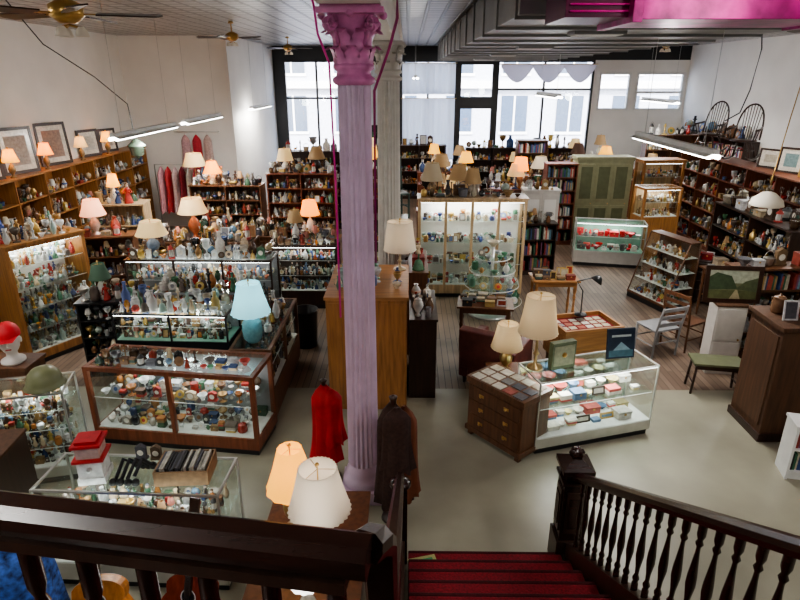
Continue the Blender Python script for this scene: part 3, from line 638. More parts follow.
lamp('table_lamp', 1.22, 6.55, .601, .62, .12, .19, .3, sh_cream, (.6,.45,.2), 2, (1,.8,.5), bm=met)
b = B(); b.bx(-.15,-.04,0,.15,.04,.32,mtt,(.12,.15,.08)); b.bx(-.13,-.045,.04,.13,-.04,.28,mtt,(.3,.31,.2)); b.ball(0,-.045,.17,.03,brs); b.obj('olive_mantel_clock', 1.75, 6.02, .922, 20)
b = B(); b.M = Matrix.Rotation(-.15,4,'X'); b.bx(-.17,0,0,.17,.03,.36,mtt,(.006,.016,.04)); b.bx(-.12,-.002,.26,.12,0,.285,mtt,(.5,.55,.55)); b.bx(-.15,-.002,.02,.15,0,.1,mtt,(.05,.13,.17)); b.add([(-.1,-.002,.1),(0,-.002,.2),(.12,-.002,.1)],[(0,1,2)],mtt,(.2,.3,.35)); b.M = None; b.obj('framed_poster', 2.5, 6.25, .922, 10)
def armchair(x, y, rot, m):
    b = B(); b.bx(-.38,-.35,.12,.38,.35,.38,m); b.bx(-.26,-.36,.38,.26,.25,.48,m); b.bx(-.4,-.36,.12,-.27,.38,.62,m); b.bx(.27,-.36,.12,.4,.38,.62,m)
    b.M = Matrix.Translation((0,.28,.3)) @ Matrix.Rotation(-.15,4,'X'); b.bx(-.36,0,0,.36,.14,.6,m); b.M = None
    for a in (-.33,.33):
        for c in (-.3,.32): b.lathe([(0,0),(.02,0),(.03,.12)], a, c, 0, drk, W, 8)
    b.obj('leather_armchair', x, y, 0, rot, .035)
armchair(1.25, 7.45, 150, leath)
b = B(); b.bx(0,0,.35,.85,.6,.78,oakx); b.bx(.04,.04,.0,.81,.56,.35,wal); b.bx(-.01,-.01,.78,.86,.03,.86,oakx); b.bx(-.01,.57,.78,.86,.61,.86,oakx); b.bx(-.01,.03,.78,.03,.57,.86,oakx); b.bx(.82,.03,.78,.86,.57,.86,oakx); b.bx(.03,.03,.78,.82,.57,.8,carpet)
for i in range(6):
    for j in range(4): b.bx(.05+i*.125,.05+j*.125,.8,.15+i*.125,.14+j*.125,.805,mtt,R.choice([(.75,.72,.62),(.6,.55,.4),(.5,.15,.1),(.3,.3,.3)]))
b.obj('wooden_display_table', 2.1, 7.15, 0, 14, .004)
b = B(); b.lathe([(0,0),(.09,0),(.08,.02),(.01,.03)],0,0,0,blk,W,16); b.tube([(0,0,.02),(0,.02,.35),(-.1,0,.5),(.12,-.02,.56)],.01,blk); b.M=Matrix.Translation((.17,-.02,.53))@Matrix.Rotation(.6,4,'Y'); b.lathe([(.02,.06),(.05,.04),(.09,-.03),(.085,-.03)],0,0,0,blk,W,16); b.M=None
b.obj('desk_lamp', 2.45, 7.75, .862)
table('wooden_desk', .75, 8.3, -8, .85, .5, .76, wal, (.12,'dark',['stack','frame','bowl','box'],.09,.2)); table('wooden_desk', 2.15, 9.5, 0, .8, .5, .76, oakx, (.15,'dark',['stack','frame','box'],.1,.2))
b = B(); b.bx(4.12,5.95,0,5.4,6.6,1.4,brd); b.bx(4.09,5.92,1.4,5.43,6.63,1.45,brd); b.bx(4.1,5.93,0,5.4,6.62,.1,drk)
b.bx(4.105,6.0,.18,4.12,6.55,1.32,brd)
b.obj('wooden_cabinet', bev=.006)
pile('bric_a_brac_collection', 4.75, 6.27, 1.451, 1.1, .5, 0, .3, 'dark', KF+['lantern','jar'], .12, .25)
shelf('white_bookcase', 4.02, 5.25, -12, .9, .28, .62, wht, 2, bk=True)
shelf('open_bookcase', 4.75, 8.1, 4, 1.3, .35, 1.4, wal, 4, bk=.4, toppile=(.3,'dark',KF+['clock'],.12,.25))
b = B(); b.bx(0,0,0,.4,.3,1.03,creamp); b.bx(-.01,-.01,1.03,.41,.31,1.06,brd); b.bx(.02,-.012,.05,.38,0,.5,creamp); b.bx(.02,-.012,.53,.38,0,1.0,creamp); b.ball(.34,-.02,.55,.015,brs); b.obj('white_cupboard', 4.3, 7.65, 0, -6, .004)
pframe('landscape_painting', 4.5, 7.72, 1.061, .76, .52, -5, .12, (.2,.2,.12), drk, .06, True)
b = B(); om = mat('olive_painted_wood', (.12,.13,.07), .5); b.bx(-.32,-.17,.43,.32,.17,.46,om); b.bx(-.27,-.13,.36,.27,.13,.43,drk)
for a in (-.27,.27):
    for c in (-.12,.12): b.tube([(a,c,.4),(a*1.1,c*1.15,0)],.018,drk)
    b.tube([(a*1.05,-.13,.15),(a*1.05,.13,.15)],.012,drk)
b.obj('olive_bench', 4.15, 7.15, 0, -10)
def chair(name, x, y, z, rot, m, h=.95, slats=4, cane=False):
    b = B(); w = .22
    b.bx(-w-.01,-.22,.43,w+.01,.2,.46, m if not cane else pale)
    for a in (-w,w):
        b.tube([(a,-.2,.0),(a,-.2,.44)],.018,m,W,8); b.tube([(a,.19,0),(a,.2,.45),(a,.28,h)],.018,m,W,8); b.tube([(a,-.2,.2),(a,.19,.2)],.012,m)
    b.tube([(-w,-.2,.25),(w,-.2,.25)],.012,m); b.tube([(-w,.19,.25),(w,.19,.25)],.012,m)
    for i in range(slats):
        zz = .55+(h-.6)*i/max(1,slats-1); yy = .2+.08*(zz-.45)/(h-.45); b.bx(-w,yy-.01,zz-.025,w,yy+.01,zz+.035,m)
    b.obj(name, x, y, z, rot, .004)
chair('folding_chair', 4.35, 8.6, 0, 120, wal); chair('wooden_chair', 3.85, 8.35, 0, 200, gray, .85, 3)
def rocking(x, y, z, rot):
    b = B(); m = drk
    b.lathe([(0,-.02),(.9,-.02),(1,0),(.95,.02),(0,.01)],0,0,.42,m,W,20,True,None,.26,1,.25)
    for sx in (-1,1):
        b.tube([(sx*.14,-.15,.41),(sx*.24,-.22,.06)],.018,m,W,8); b.tube([(sx*.14,.14,.41),(sx*.22,.24,.06)],.018,m,W,8); b.tube([(sx*.2,-.19,.22),(sx*.19,.2,.22)],.012,m)
        pts=[(sx*.235,-.42+.92*k/10,.04+.13*((k-5)/5)**2*.6) for k in range(11)]; b.tube(pts,.024,m,W,8)
        b.tube([(sx*.22,-.14,.43),(sx*.28,-.18,.64)],.014,m); b.tube([(sx*.23,-.02,.43),(sx*.28,-.03,.64)],.011,m)
        b.tube([(sx*.28,-.24,.64),(sx*.29,0,.65),(sx*.24,.24,.68)],.022,m,W,8)
    b.tube([(-.21,-.0,.22),(.21,0,.22)],.012,m)
    pts=[(-.25*cos(pi*k/16), .2+.16*max(0,sin(pi*k/16))**.7, .43+.7*max(0,sin(pi*k/16))**.6) for k in range(17)]; b.tube(pts,.018,m,W,8)
    for i in range(7): u=-.16+.32*i/6; b.tube([(u*.8,.2,.43),(u*1.05,.35,.43+.68*(1-(u/.27)**2)**.35)],.009,m,W,5)
    b.obj('rocking_chair', x, y, z, rot, scale=1.1)
shelf('tall_display_shelf', 7.3, 16.2, -90, 5.4, .6, 2.15, redw, 5, 'mix', bk=.03, wmax=.17)
rocking(7.66, 15.6, 2.181, -50); rocking(7.66, 14.0, 2.181, -45)
pframe('picture_frame', 7.7, 12.9, 2.181, .5, .4, -60); pframe('picture_frame', 7.7, 12.2, 2.181, .5, .5, -60, .1, (.2,.3,.3)); pframe('picture_frame', 7.7, 11.5, 2.181, .45, .55, -60, .1, (.5,.4,.3), brs)
shelf('rustic_wooden_shelf', 5.9, 11.3, -90, 2.4, .6, 1.75, drk, 4, 'mix', bk=.05, toppile=(.3,'dark',['box','clock','bowl','jar','basket','lantern'],.15,.3))
table('low_wooden_table', 5.2, 9.3, 5, .6, .7, .9, wal, (.25,'mix',['box','frame','bowl','basket'],.12,.25))
def slantcase(x, y, rot, w, d, h):
    b = B(); b.bx(0,0,0,w,d,.12,blk)
    for a in (0, w-.02): b.add([(a,0,.12),(a+.02,0,.12),(a+.02,d,.12),(a,d,.12),(a,d*.6,h),(a+.02,d*.6,h),(a+.02,d,h),(a,d,h)],[(0,4,5,1),(0,3,7,4),(1,5,6,2),(4,7,6,5),(3,2,6,7)],glass)
    for a in (0,w-.02): b.tube([(a+.01,0,.12),(a+.01,d*.6,h)],.012,wal); b.tube([(a+.01,d,.12),(a+.01,d,h)],.012,wal)
    b.quad((.02,0,.12),(w-.02,0,.12),(w-.02,d*.6,h),(.02,d*.6,h),glass); b.bx(0,d*.6,h,w,d,h+.02,wal); b.bx(.02,d-.01,.12,w-.02,d,h,wal); b.bx(0,-.01,.1,w,.01,.14,wal)
    for i in range(4):
        z = .12+(h-.12)*i/4; y0 = d*.6*i/4+.02; b.bx(.02,y0,z,w-.02,d-.01,z+.008,felt); fill(b,.04,w-.04,y0+.03,d-.03,z+.009,.17,'mix',KC,.06,.12)
    b.obj('slanted_display_case', x, y, 0, rot)
slantcase(4.3, 10.9, -70, 1.0, .6, 1.25)
chest('chest_of_drawers', 5.15, 10.6, -30, .6, .5, .85, drk, 4); pile('bric_a_brac_collection', 5.55, 10.65, .851, .4, .35, -30, .25, 'red', ['box','bowl','stack'], .12, .2)
case('green_lined_display_case', 3.75, 12.9, -12, 1.5, .5, 1.0, alu, .35, 1, 'red', ['box','bowl','stack','mug','fig','clock'], .14, 1, greenf, greenf, .025, None, True, .08, .2, lw=9)
case('wooden_curio_case', 5.25, 13.1, 8, .9, .5, 1.7, oak, 1.05, 1, 'brass', ALLK, .2, 1, pale, felt, .05, None, True, lw=6)
b = B(); gm = mat('sage_green_paint', (.27,.27,.16), .5)
b.bx(0,0,0,1.4,.5,2.05,gm); b.bx(-.03,-.03,2.05,1.43,.53,2.12,gm)
for i in range(3):
    for z0, z1 in ((.1,.9),(1.0,1.95)): b.bx(.05+i*.44,-.015,z0,.44+i*.44,0,z1,gm); b.bx(.1+i*.44,-.02,z0+.07,.39+i*.44,-.01,z1-.07,om)
    b.ball(.41+i*.44,-.03,.95,.015,brs)
b.obj('green_panelled_cupboard', 4.3, 15.2, 0, 0, .005)
case('oak_curio_cabinet', 6.0, 15.3, 5, 1.1, .5, 2.0, oak, .4, 3, 'mix', ALLK, .25, 1, pale, pale, .06, None, True, topsolid=True)
shelf('dark_bookcase', 2.2, 12.1, 3, .95, .35, 1.1, drk, 3, bk=True, toppile=(.3,'mix',ALLK,.1,.2))
b = B(); b.bx(0,0,0,.75,.4,1.7,creamp); b.bx(-.02,-.02,1.7,.77,.42,1.75,creamp); b.bx(.03,-.01,.05,.36,0,1.65,creamp); b.bx(.39,-.01,.05,.72,0,1.65,creamp); b.bx(.07,-.015,.9,.32,-.008,1.55,wallm); b.bx(.43,-.015,.9,.68,-.008,1.55,wallm); b.ball(.33,-.02,.85,.015,brs); b.ball(.42,-.02,.85,.015,brs); b.obj('white_wardrobe', 2.5, 12.6, 0, 0, .005); pile('bric_a_brac_collection', 2.87, 12.8, 1.751, .7, .35, 0, .35, 'mix', ALLK, .1, .2)
b = B(); b.tube([(0,0,0),(0,0,.15),(.12,.1,.9),(.3,.3,1.5),(.5,.5,2.35)],.006,brs,W,5); b.lathe([(.02,.02),(.08,.0),(.17,-.08),(.19,-.15),(.18,-.16)],0,0,0,sh_white,W,20,True,(10,.04)); b.ball(0,0,-.12,.05,wht); b.obj('pendant_lamp', 4.5, 7.4, 2.65)
case('glass_front_china_cabinet', .2, 10.75, 0, 2.0, .5, 1.9, pale, .25, 3, 'glass', ['bowl','jar','plate','teapot','goblet','mug','frame','stack'], .16, 4, wallm, felt, .05, None, True, .07, .14, topsolid=True, toppile=(.3,'dark',ALLK,.12,.25), lw=26)
lamp('table_lamp', .45, 10.95, 1.931, .6, .12, .2, .3, sh_cream, (.3,.2,.1)); lamp('table_lamp', 1.2, 10.95, 1.931, .5, .1, .16, .25, sh_tan, (.7,.6,.5))
b = B()
for i, (rr, zz) in enumerate([(.55,.25),(.48,.55),(.4,.82),(.3,1.05)]):
    b.lathe([(0,0),(rr,0),(rr,.01),(0,.01)],0,0,zz,glsh,W,24,False); b.lathe([(rr,-.004),(rr+.008,.005),(rr,.014)],0,0,zz,wht,W,24)
    k = int(rr*20)
    for j in range(k): a = 2*pi*j/k; item(b,(rr-.1)*cos(a),(rr-.1)*sin(a),zz+.011,.13,.17,'glass',['bowl','bowl','plate','jar','teapot','vase'],R)
b.tube([(0,0,0),(0,0,1.25)],.03,alu); b.lathe([(0,0),(.4,0),(.38,.04),(.04,.06)],0,0,0,alu,W,20); item(b,0,0,1.25,.25,.2,'glass',['bowl'],R)
b.obj('tiered_glass_display', 1.5, 9.95, 0)

# ------------------------------------------------------------------ middle behind column
b = B(); b.bx(-.98,6.6,0,0,7.9,1.5,oak); b.bx(-1.0,6.58,1.5,.02,7.92,1.54,oakx); b.bx(-.96,6.59,.08,-.02,6.6,1.46,oak)
b.obj('oak_cabinet', bev=.006)
lamp('table_lamp', -.1, 7.7, 1.541, .66, .165, .215, .38, sh_white, (.5,.42,.3), 2, bm=met, style=1)
pile('bric_a_brac_collection', -.6, 7.3, 1.541, .6, 1.0, 0, .3, 'glass', KG+['frame'], .1, .18); pile('bric_a_brac_collection', -.1, 7.1, 1.541, .2, .5, 0, .25, 'glass', KG, .1, .16)
shelf('narrow_bookcase', .38, 6.9, 90, 1.1, .35, 1.1, drk, 4, 'cer', KC, toppile=(.3,'mix',KC,.1,.18))
shelf('open_display_shelf', .3, 8.2, 90, 1.2, .5, 1.3, wal, 4, 'mix', toppile=(.35,'mix',ALLK,.12,.25))
teal = mat('dark_teal_paint', (.03,.07,.06), .5)
case('tall_glass_cabinet', -1.1, 10.5, 0, 1.1, .5, 1.55, drk, .4, 2, 'cer', KC, .22, 1, None, felt, .04, topsolid=True)
chair('ladder_back_chair', -.25, 10.75, 1.581, 20, teal, 1.05, 5)
coatm = mat('brown_wool', (.045,.022,.018), .9, var=.3, scale=30); redc = mat('red_fabric', (.42,.010,.015), .75, var=.2); rust = mat('rust_fabric', (.17,.05,.02), .85)
b = B(); b.lathe([(0,0),(.12,0),(.11,.03),(.03,.06),(.03,1.3),(.04,1.33),(0,1.35)],0,0,0,drk,W,16)
coatshape(b, -.01, 0, .2, 1.28, .14, .1, coatm, W, 2); coatshape(b, .1, .03, .25, 1.22, .12, .09, rust, W, 5); coatshape(b, .03, -.05, .6, 1.25, .13, .08, coatm, W, 8)
b.obj('coat_stand', -.12, 4.62, 0)
b = B(); b.lathe([(0,0),(.15,0),(.14,.03),(.025,.06),(.025,1.15),(.04,1.18),(0,1.2)],0,0,0,drk,W,16); coatshape(b, 0, 0, .25, 1.14, .13, .11, redc, W, 3); coatshape(b, .07, -.03, .5, 1.1, .11, .09, redc, W, 7); b.obj('coat_stand', -.83, 5.2, 0)

# ------------------------------------------------------------------ left: near counters
case('oak_display_counter', -3.6, 5.8, -6.8, 1.97, .62, 1.0, redw, .22, 1, 'mix', ['bowl','plate','box','jar','bowl','stack','mug','teapot','goblet','clock','animal'], .16, 2, gray, felt, .05, None, True, .07, .15, lw=8)
b = B(); fill(b, .05, 1.25, .08, .34, 0, .16, 'dark', ALLK, .07, .14, 2); fill(b, 1.3, 1.9, .08, .34, 0, .1, 'glass', ['bowl','jar','stack'], .08, .15, 2); b.obj('bric_a_brac_collection', -3.6, 5.8, 1.001, -6.8)
case('glass_countertop_case', -3.55, 6.5, -2, 1.4, .5, 1.35, blk, 1.0, 1, 'mix', ALLK, .14, 2, gray, greenf, .02, None, True, toppile=(.36,'glass',KG+['fig','urn','bottle'],.07,.13), lw=5)
case('oak_side_counter', -1.6, 6.25, 90, 1.75, .5, 1.0, wal, .45, 1, 'dark', ALLK, .2, 2, None, felt, .04)
lamp('blue_table_lamp', -1.86, 6.5, 1.001, .74, .13, .225, .36, sh_blue, (.2,.45,.5), 3, (.65,.95,1), (16,.035), 2)
pile('bric_a_brac_collection', -1.85, 7.3, 1.001, .4, 1.1, 0, .28, 'mix', KC, .08, .14)
b = B(); b.lathe([(0,0),(.17,0),(.2,.6),(.21,.61),(.19,.6),(.16,.03)],0,0,0,blk,W,20); b.obj('waste_bin', -1.6, 8.55, 0)
case('tall_display_cabinet', -5.5, 7.7, 60, 1.15, .6, 1.8, oak, .2, 4, 'glass', KG+['plate','fig'], .22, 1, wallm, felt, .05, oak, True, topsolid=True, toppile=(.35,'glass',KG+['fig','frame'],.08,.16), lw=16)
shelf('dark_shelving', -4.5, 7.4, 8, .9, .45, 1.1, blk, 4, 'mix', toppile=(.3,'mix',ALLK,.08,.16))
case('metal_display_case', -3.45, 7.5, 0, 1.3, .5, 1.25, gray, .3, 3, 'dark', ALLK, .2, 2, None, felt, .025, None, False, toppile=(.35,'mix',KC+['cand','candelabra'],.08,.15))
case('ceramics_display_case', -4.4, 8.7, 0, 2.3, .55, 1.35, drk, .35, 2, 'cer', KC, .25, 3, gray, felt, .03, None, True, toppile=(.4,'mix',ALLK,.09,.17), lw=8)
shelf('dark_shelving', -5.5, 9.5, 15, .85, .4, 1.45, wal, 4, 'mix', toppile=(.3,'dark',ALLK,.1,.2))
shelf('pine_cabinet', -6.0, 11.0, 8, .95, .5, 1.7, pale, 4, 'cer', KC, toppile=(.4,'mix',KC+['fig','urn'],.12,.25))
case('glass_display_counter', -2.5, 10.1, 0, 1.25, .5, 1.2, drk, .35, 2, 'cer', KC, .2, 1, None, felt, .03, None, True, toppile=(.3,'dark',ALLK,.09,.18), lw=5)
case('glass_display_counter', -4.6, 10.3, 0, 1.8, .55, 1.2, wal, .35, 2, 'mix', ALLK, .2, 2, None, felt, .03, None, False, toppile=(.4,'mix',ALLK,.09,.18))
shelf('tall_display_shelf', -3.1, 13.0, 0, 1.5, .5, 2.0, redw, 6, 'glass', ALLK, wmax=.13, toppile=(.3,'mix',ALLK,.1,.2))
shelf('tall_display_shelf', -4.9, 13.2, 0, 1.6, .5, 1.7, wal, 5, 'dark', toppile=(.4,'mix',ALLK,.1,.2))
table('dining_table', -4.4, 11.7, 0, 1.8, .8, .95, wal, (.5,'dark',ALLK,.1,.2), under=True); table('dining_table', -2.3, 11.5, 0, .9, .8, .85, oakx, (.5,'mix',ALLK,.1,.2), under=True)
table('dining_table', -6.6, 9.9, 0, .55, .9, .9, wal, (.5,'mix',ALLK,.1,.2))
shelf('open_display_shelf', -7.25, 8.05, 5, 1.0, .4, 1.65, oak, 4, 'glass', toppile=(.3,'cer',ALLK,.1,.18))
shelf('open_display_shelf', -7.4, 6.9, 5, 1.1, .4, 1.4, wal, 4, 'glass', toppile=(.35,'glass',KG,.1,.18))
shelf('wall_display_shelf', -7.05, 8.7, 90, 7.5, .43, 2.25, oak, 5, 'mix', bk=.02, wmax=.17)
for i, (yy, w, h) in enumerate([(10.3,.66,.76),(11.3,.76,.85),(12.5,.76,.85),(13.9,.6,.6),(14.8,.55,.55)]):
    pframe('picture_frame', -7.32, yy, 2.281, w, h, 72, .08, [(.6,.58,.52),(.5,.45,.4),(.35,.25,.2)][i % 3], drk, .06)
for i, yy in enumerate([9.6,10.75,11.85,13.2,14.4]): lamp('table_lamp', -7.17, yy, 2.281, .5, .08, .14, .21, [sh_or,sh_yel,sh_or,sh_creamlit,sh_yel][i], (.3,.2,.1), [9,8,9,5,6][i], (1,.52,.2))
lamp('table_lamp', -6.75, 8.25, 1.681, .62, .1, .19, .25, sh_dark, (.15,.08,.05)) ; lamp('table_lamp', -6.45, 8.3, 1.681, .55, .08, .16, .22, sh_dark, (.12,.07,.04))
for (x,y,z,H,rt,rb,sh,m,lt) in [(-5.6,11.2,1.731,.55,.07,.12,.22,sh_yel,6),(-4.4,13.4,1.731,.5,.1,.2,.25,sh_or,5),(-2.0,13.2,2.03,.55,.1,.19,.25,sh_tan,0),(-2.7,13.2,2.03,.5,.12,.18,.24,sh_creamlit,0),
    (-3.9,10.55,1.201,.75,.17,.26,.25,sh_creamlit,4),(-4.0,8.95,1.351,.55,.15,.24,.2,sh_creamlit,0),(-2.0,10.3,1.201,.6,.08,.15,.2,sh_tan,0),(-5.3,9.75,1.481,.6,.12,.2,.25,sh_pink,4),(-4.2,7.6,1.131,.5,.08,.14,.2,sh_green,0),(-2.0,11.9,.851,.8,.13,.2,.28,sh_or,5)]:
    lamp('table_lamp', x, y, z, H, rt, rb, sh, m, R.choice(PAL['cer']), lt, (1,.6,.28))
lamp('floor_lamp', -5.1, 14.3, 0, 2.3, .17, .27, .28, sh_creamlit, (.3,.2,.1), 6, style=1)
b = B()
b.tube([(-.7,0,0),(-.7,0,1.9),(.7,0,1.9),(.7,0,0)],.015,alu)
for a in (-.7,.7): b.tube([(a,-.25,.02),(a,.25,.02)],.015,alu)
for i,c in enumerate([(.7,.35,.4),(.5,.04,.05),(.75,.55,.55),(.3,.03,.05),(.7,.7,.65),(.6,.1,.12),(.15,.2,.3)]):
    coatshape(b,-.55+i*.18,0,.7,1.85,.07,.2,mtt,c,i)
b.obj('clothes_rack', -5.8, 15.3, 0)
b = B()
for i,c in enumerate([(.65,.4,.42),(.5,.03,.05),(.6,.45,.42)]): coatshape(b, i*.3, 0, 0, .95, .12, .06, mtt, c, i); b.tube([(i*.3,0,.95),(i*.3,.05,1.02)],.006,alu)
b.tube([(-.3,.05,1.02),(.9,.05,1.02)],.012,alu); b.bx(-.3,.05,1.0,-.28,.16,1.04,alu); b.bx(.88,.05,1.0,.9,.16,1.04,alu)
b.obj('hanging_garments', -6.0, 16.34, 1.6)
b = B(); b.tube([(-.5,-2.0,2.18),(-.3,-1.6,1.6),(-.1,-.8,1.2),(0,-.1,.8),(0,0,.25)],.008,blk,W,5); b.lathe([(0,.26),(.05,.24),(.14,.16),(.15,.14),(.12,.12),(.1,0),(.03,-.04),(0,-.08)],0,0,0,cer,(.05,.07,.05),12); b.ball(0,0,.06,.06,sh_globe); b.obj('hanging_lantern', -4.45, 9.9, 2.8)
b = B(); b.tube([(0,0,0),(.1,0,-.5),(.05,.02,-1.2),(-.05,.03,-1.6),(-.3,.04,-1.75)],.012,blk,W,5); b.obj('power_cord', 6.2, 11.5, 4.98)

# ------------------------------------------------------------------ near-left cases
case('glass_display_case', -4.22, 4.95, 14, .8, .48, 1.05, alu, .2, 3, 'mix', ALLK, .16, 1, glass, felt, .018, None, False, .04, .09, lw=6)
b = B(); hm_ = mat('olive_helmet_paint', (.17,.18,.09), .4)
b.lathe([(.98,-.02),(1.12,-.03),(1.16,-.01),(1.0,.06),(.97,.3),(.86,.62),(.62,.86),(.3,.98),(0,1)],0,0,0,hm_,W,32,True,None,.17,.2,.18)
b.obj('steel_helmet', -3.7, 5.3, 1.057)
b = B(); skin = mat('mannequin_white', (.72,.68,.64), .4, var=.03)
b.lathe([(0,0),(1.1,0),(1.1,.08),(.55,.14),(.5,.35),(.65,.42),(.85,.55),(.95,.75),(.97,.95),(.85,1.15),(.5,1.28),(0,1.32)],0,0,0,skin,W,20,True,None,.09,.26,.105)
b.add([(-.015,-.1,.175),(.015,-.1,.175),(0,-.095,.225),(0,-.13,.18)],[(0,3,2),(3,1,2),(0,1,3)],skin); b.bx(-.022,-.108,.145,.022,-.095,.153,mtt,(.5,.1,.1))
for s in (-1,1): b.ball(s*.035,-.095,.22,.01,mtt,(.05,.05,.06),8,.007); b.ball(s*.09,0,.2,.012,skin,W,8,.03,.02)
b.lathe([(1.12,.0),(1.12,.25),(.95,.6),(.5,.9),(0,1)],0,0,.25,mat('red_cap',(.6,.01,.02),.6),W,20,True,None,.09,.13,.108)
b.add([(-.09,-.08,.26),(.09,-.08,.26),(.06,-.19,.245),(-.06,-.19,.245)],[(0,1,2,3)],mat('red_cap_brim',(.5,.01,.02),.6))
b.obj('mannequin_head', -4.26, 5.7, 1.121, 25, scale=1.2)
b = B(); b.bx(0,0,0,.9,.35,1.08,wal) ; b.bx(-.02,-.02,1.08,.92,.37,1.12,wal); b.obj('wooden_pedestal', -4.95, 5.54, 0, 0, .005)
pile('bric_a_brac_collection', -4.7, 5.7, 1.121, .35, .3, 0, .35, 'toy', ALLK, .12, .2)
case('glass_display_counter', -2.95, 3.75, -2, 1.5, .5, .98, alu, .25, 1, 'mix', ALLK, .2, 1, glass, felt, .018, None, True, lw=6)
b = B(); b.bx(-.09,-.09,0,.09,.09,.05,mtt,(.8,.8,.78)); b.bx(-.08,-.08,.05,.08,.08,.18,mtt,(.8,.8,.78))
b.bx(-.1,-.1,.18,.1,.1,.2,mtt,(.55,.02,.02)); b.bx(-.075,-.075,.2,.075,.075,.29,cer,(.6,.45,.4)); b.bx(-.095,-.095,.29,.095,.095,.31,mtt,(.5,.012,.018)); b.bx(-.07,-.07,.31,.07,.07,.33,mtt,(.5,.012,.018)); b.ball(0,-.09,.12,.02,alu); b.obj('red_gumball_dispenser', -2.5, 3.92, .981, 10, scale=1.15)
b = B(); box_c=(.3,.18,.09)
b.bx(0,0,0,.42,.3,.01,mtt,box_c)
for q in ((0,0,.42,.012),(0,.288,.42,.3),(0,.012,.012,.288),(.408,.012,.42,.288)): b.bx(q[0],q[1],.01,q[2],q[3],.13,mtt,box_c)
for i in range(18): b.bx(.02+i*.021,.03,.01,.036+i*.021,.27,.13+R.uniform(0,.03),mtt,R.choice([(.03,.03,.03),(.2,.18,.16),(.5,.48,.42),(.08,.08,.1)]))
b.obj('box_of_records', -1.98, 3.8, .981, 4)
pile('bric_a_brac_collection', -2.15, 4.16, .981, .36, .1, 0, .15, 'dark', ['box','clock','animal'], .1, .16)
b = B()
for i in range(4): b.tube([(-.05+i*.06,-.12,.0+.03*i),(.0+i*.05,0,.16),(.06+i*.04,.1,.03)],.016,mtt,(.02,.02,.025),6); b.ball(-.05+i*.06,-.12,.03,.032,mtt,(.03,.03,.03),8); b.ball(.06+i*.04,.1,.03,.032,mtt,(.03,.03,.03),8)
b.obj('telephone_handsets', -2.26, 3.93, .985)
b = B(); b.bx(0,0,0,.7,.6,.95,drk); b.bx(.03,-.01,.1,.67,0,.9,blk); b.bx(-.01,-.01,.95,.71,.61,.98,brd)
for zz in (.3,.65): b.M = Matrix.Translation((.35,-.012,zz)) @ Matrix.Rotation(pi/2,4,'X'); b.lathe([(0,0),(.1,-.02),(.15,.0),(.16,.01)],0,0,0,gray,W,20); b.M = None
b.obj('speaker_cabinet', -4.15, 3.95, 0, 5, .006)
table('lamp_table', -1.1, 2.45, 0, .8, 1.65, .72, wal)
lamp('white_pleated_lamp', -.58, 3.2, .721, .89, .125, .205, .32, sh_white, (.8,.78,.7), 2.2, (1,.85,.7), (30,.03))
lamp('yellow_bell_lamp', -.86, 3.66, .721, .72, .09, .19, .34, sh_yel, (.5,.35,.15), 1.5, (1,.6,.25), (12,.03), bm=met)
b = B(); b.lathe([(0,0),(.6,0),(.55,.06),(.15,.12),(.4,.3),(.45,.45),(.15,.6),(.25,.66)],0,0,0,cer,(.75,.7,.6),16,True,None,.12,.6); b.lathe([(.4,0),(.75,.12),(1,.4),(.95,.65),(.6,.9),(.35,1),(.3,1.15)],0,0,.4,sh_globe,W,24,True,(12,.05),.13,.24); o = b.obj('glass_parlor_lamp', -.6, 2.72, .721); light('POINT','bulb_light',(0,0,.75),3,(1,.95,.9),.1,parent=o)
def guitar(x, y, rot, gt):
    b = B(); pts = []
    for i in range(40):
        a = 2*pi*i/40; rr = .2*(1+.12*cos(2*a)+ (.0 if sin(a) < 0 else -.16*sin(a)))*(1-.22*math.exp(-((sin(a)-.15)/.22)**2)); pts.append((rr*cos(a), rr*1.25*sin(a)))
    n = 40; b.M = Matrix.Translation((0,0,.62)) @ Matrix.Rotation(pi/2-.35,4,'X')
    b.add([(x,y,0) for x,y in pts]+[(x,y,-.1) for x,y in pts],[tuple(range(n)),tuple(range(2*n-1,n-1,-1))]+[(i,n+i,n+(i+1)%n,(i+1)%n) for i in range(n)],gt)
    b.lathe([(0,.001),(.05,.001)],0,.03,.001,blk,W,20,False); b.lathe([(.05,.002),(.058,.002)],0,.03,.001,wht,W,20,False); b.bx(-.06,-.13,0,.06,-.1,.012,drk); b.bx(-.025,.05,0,.025,.58,.018,drk); b.bx(-.035,.58,-.01,.035,.72,.01,drk)
    for k in range(6): b.tube([(-.018+k*.007,-.11,.022),(-.018+k*.007,.58,.022)],.001,alu,W,3)
    b.M = None
    for s in (-1,1): b.tube([(s*.1,-.12,.4),(s*.1,.0,.36),(s*.05,.12,.3),(s*.18,.12,0)],.012,blk)
    b.tube([(0,.14,.3),(0,-.15,0)],.012,blk)
    b.obj('acoustic_guitar', x, y, 0, rot)
guitar(-2.1, 3.0, 5, wood('guitar_spruce', (.5,.2,.05), .25)); guitar(-1.5, 3.05, -12, wood('guitar_sunburst', (.22,.04,.02), .2))
b = B()
coatshape(b,0,0,.1,1.2,.26,.2,mat('blue_printed_cloth',(.05,.12,.4),.8,var=.9,scale=22),W,4); b.tube([(0,0,0),(0,0,1.25)],.02,drk); b.lathe([(0,0),(.2,0),(.2,.03),(0,.05)],0,0,0,drk,W,16); b.obj('garment_stand', -2.62, 3.0, 0)
b = B(); b.tube([(-.7,0,0),(-.7,0,1.15),(.7,0,1.15),(.7,0,0)],.014,alu)
for a in (-.7,.7): b.tube([(a,-.2,.02),(a,.2,.02)],.014,alu)
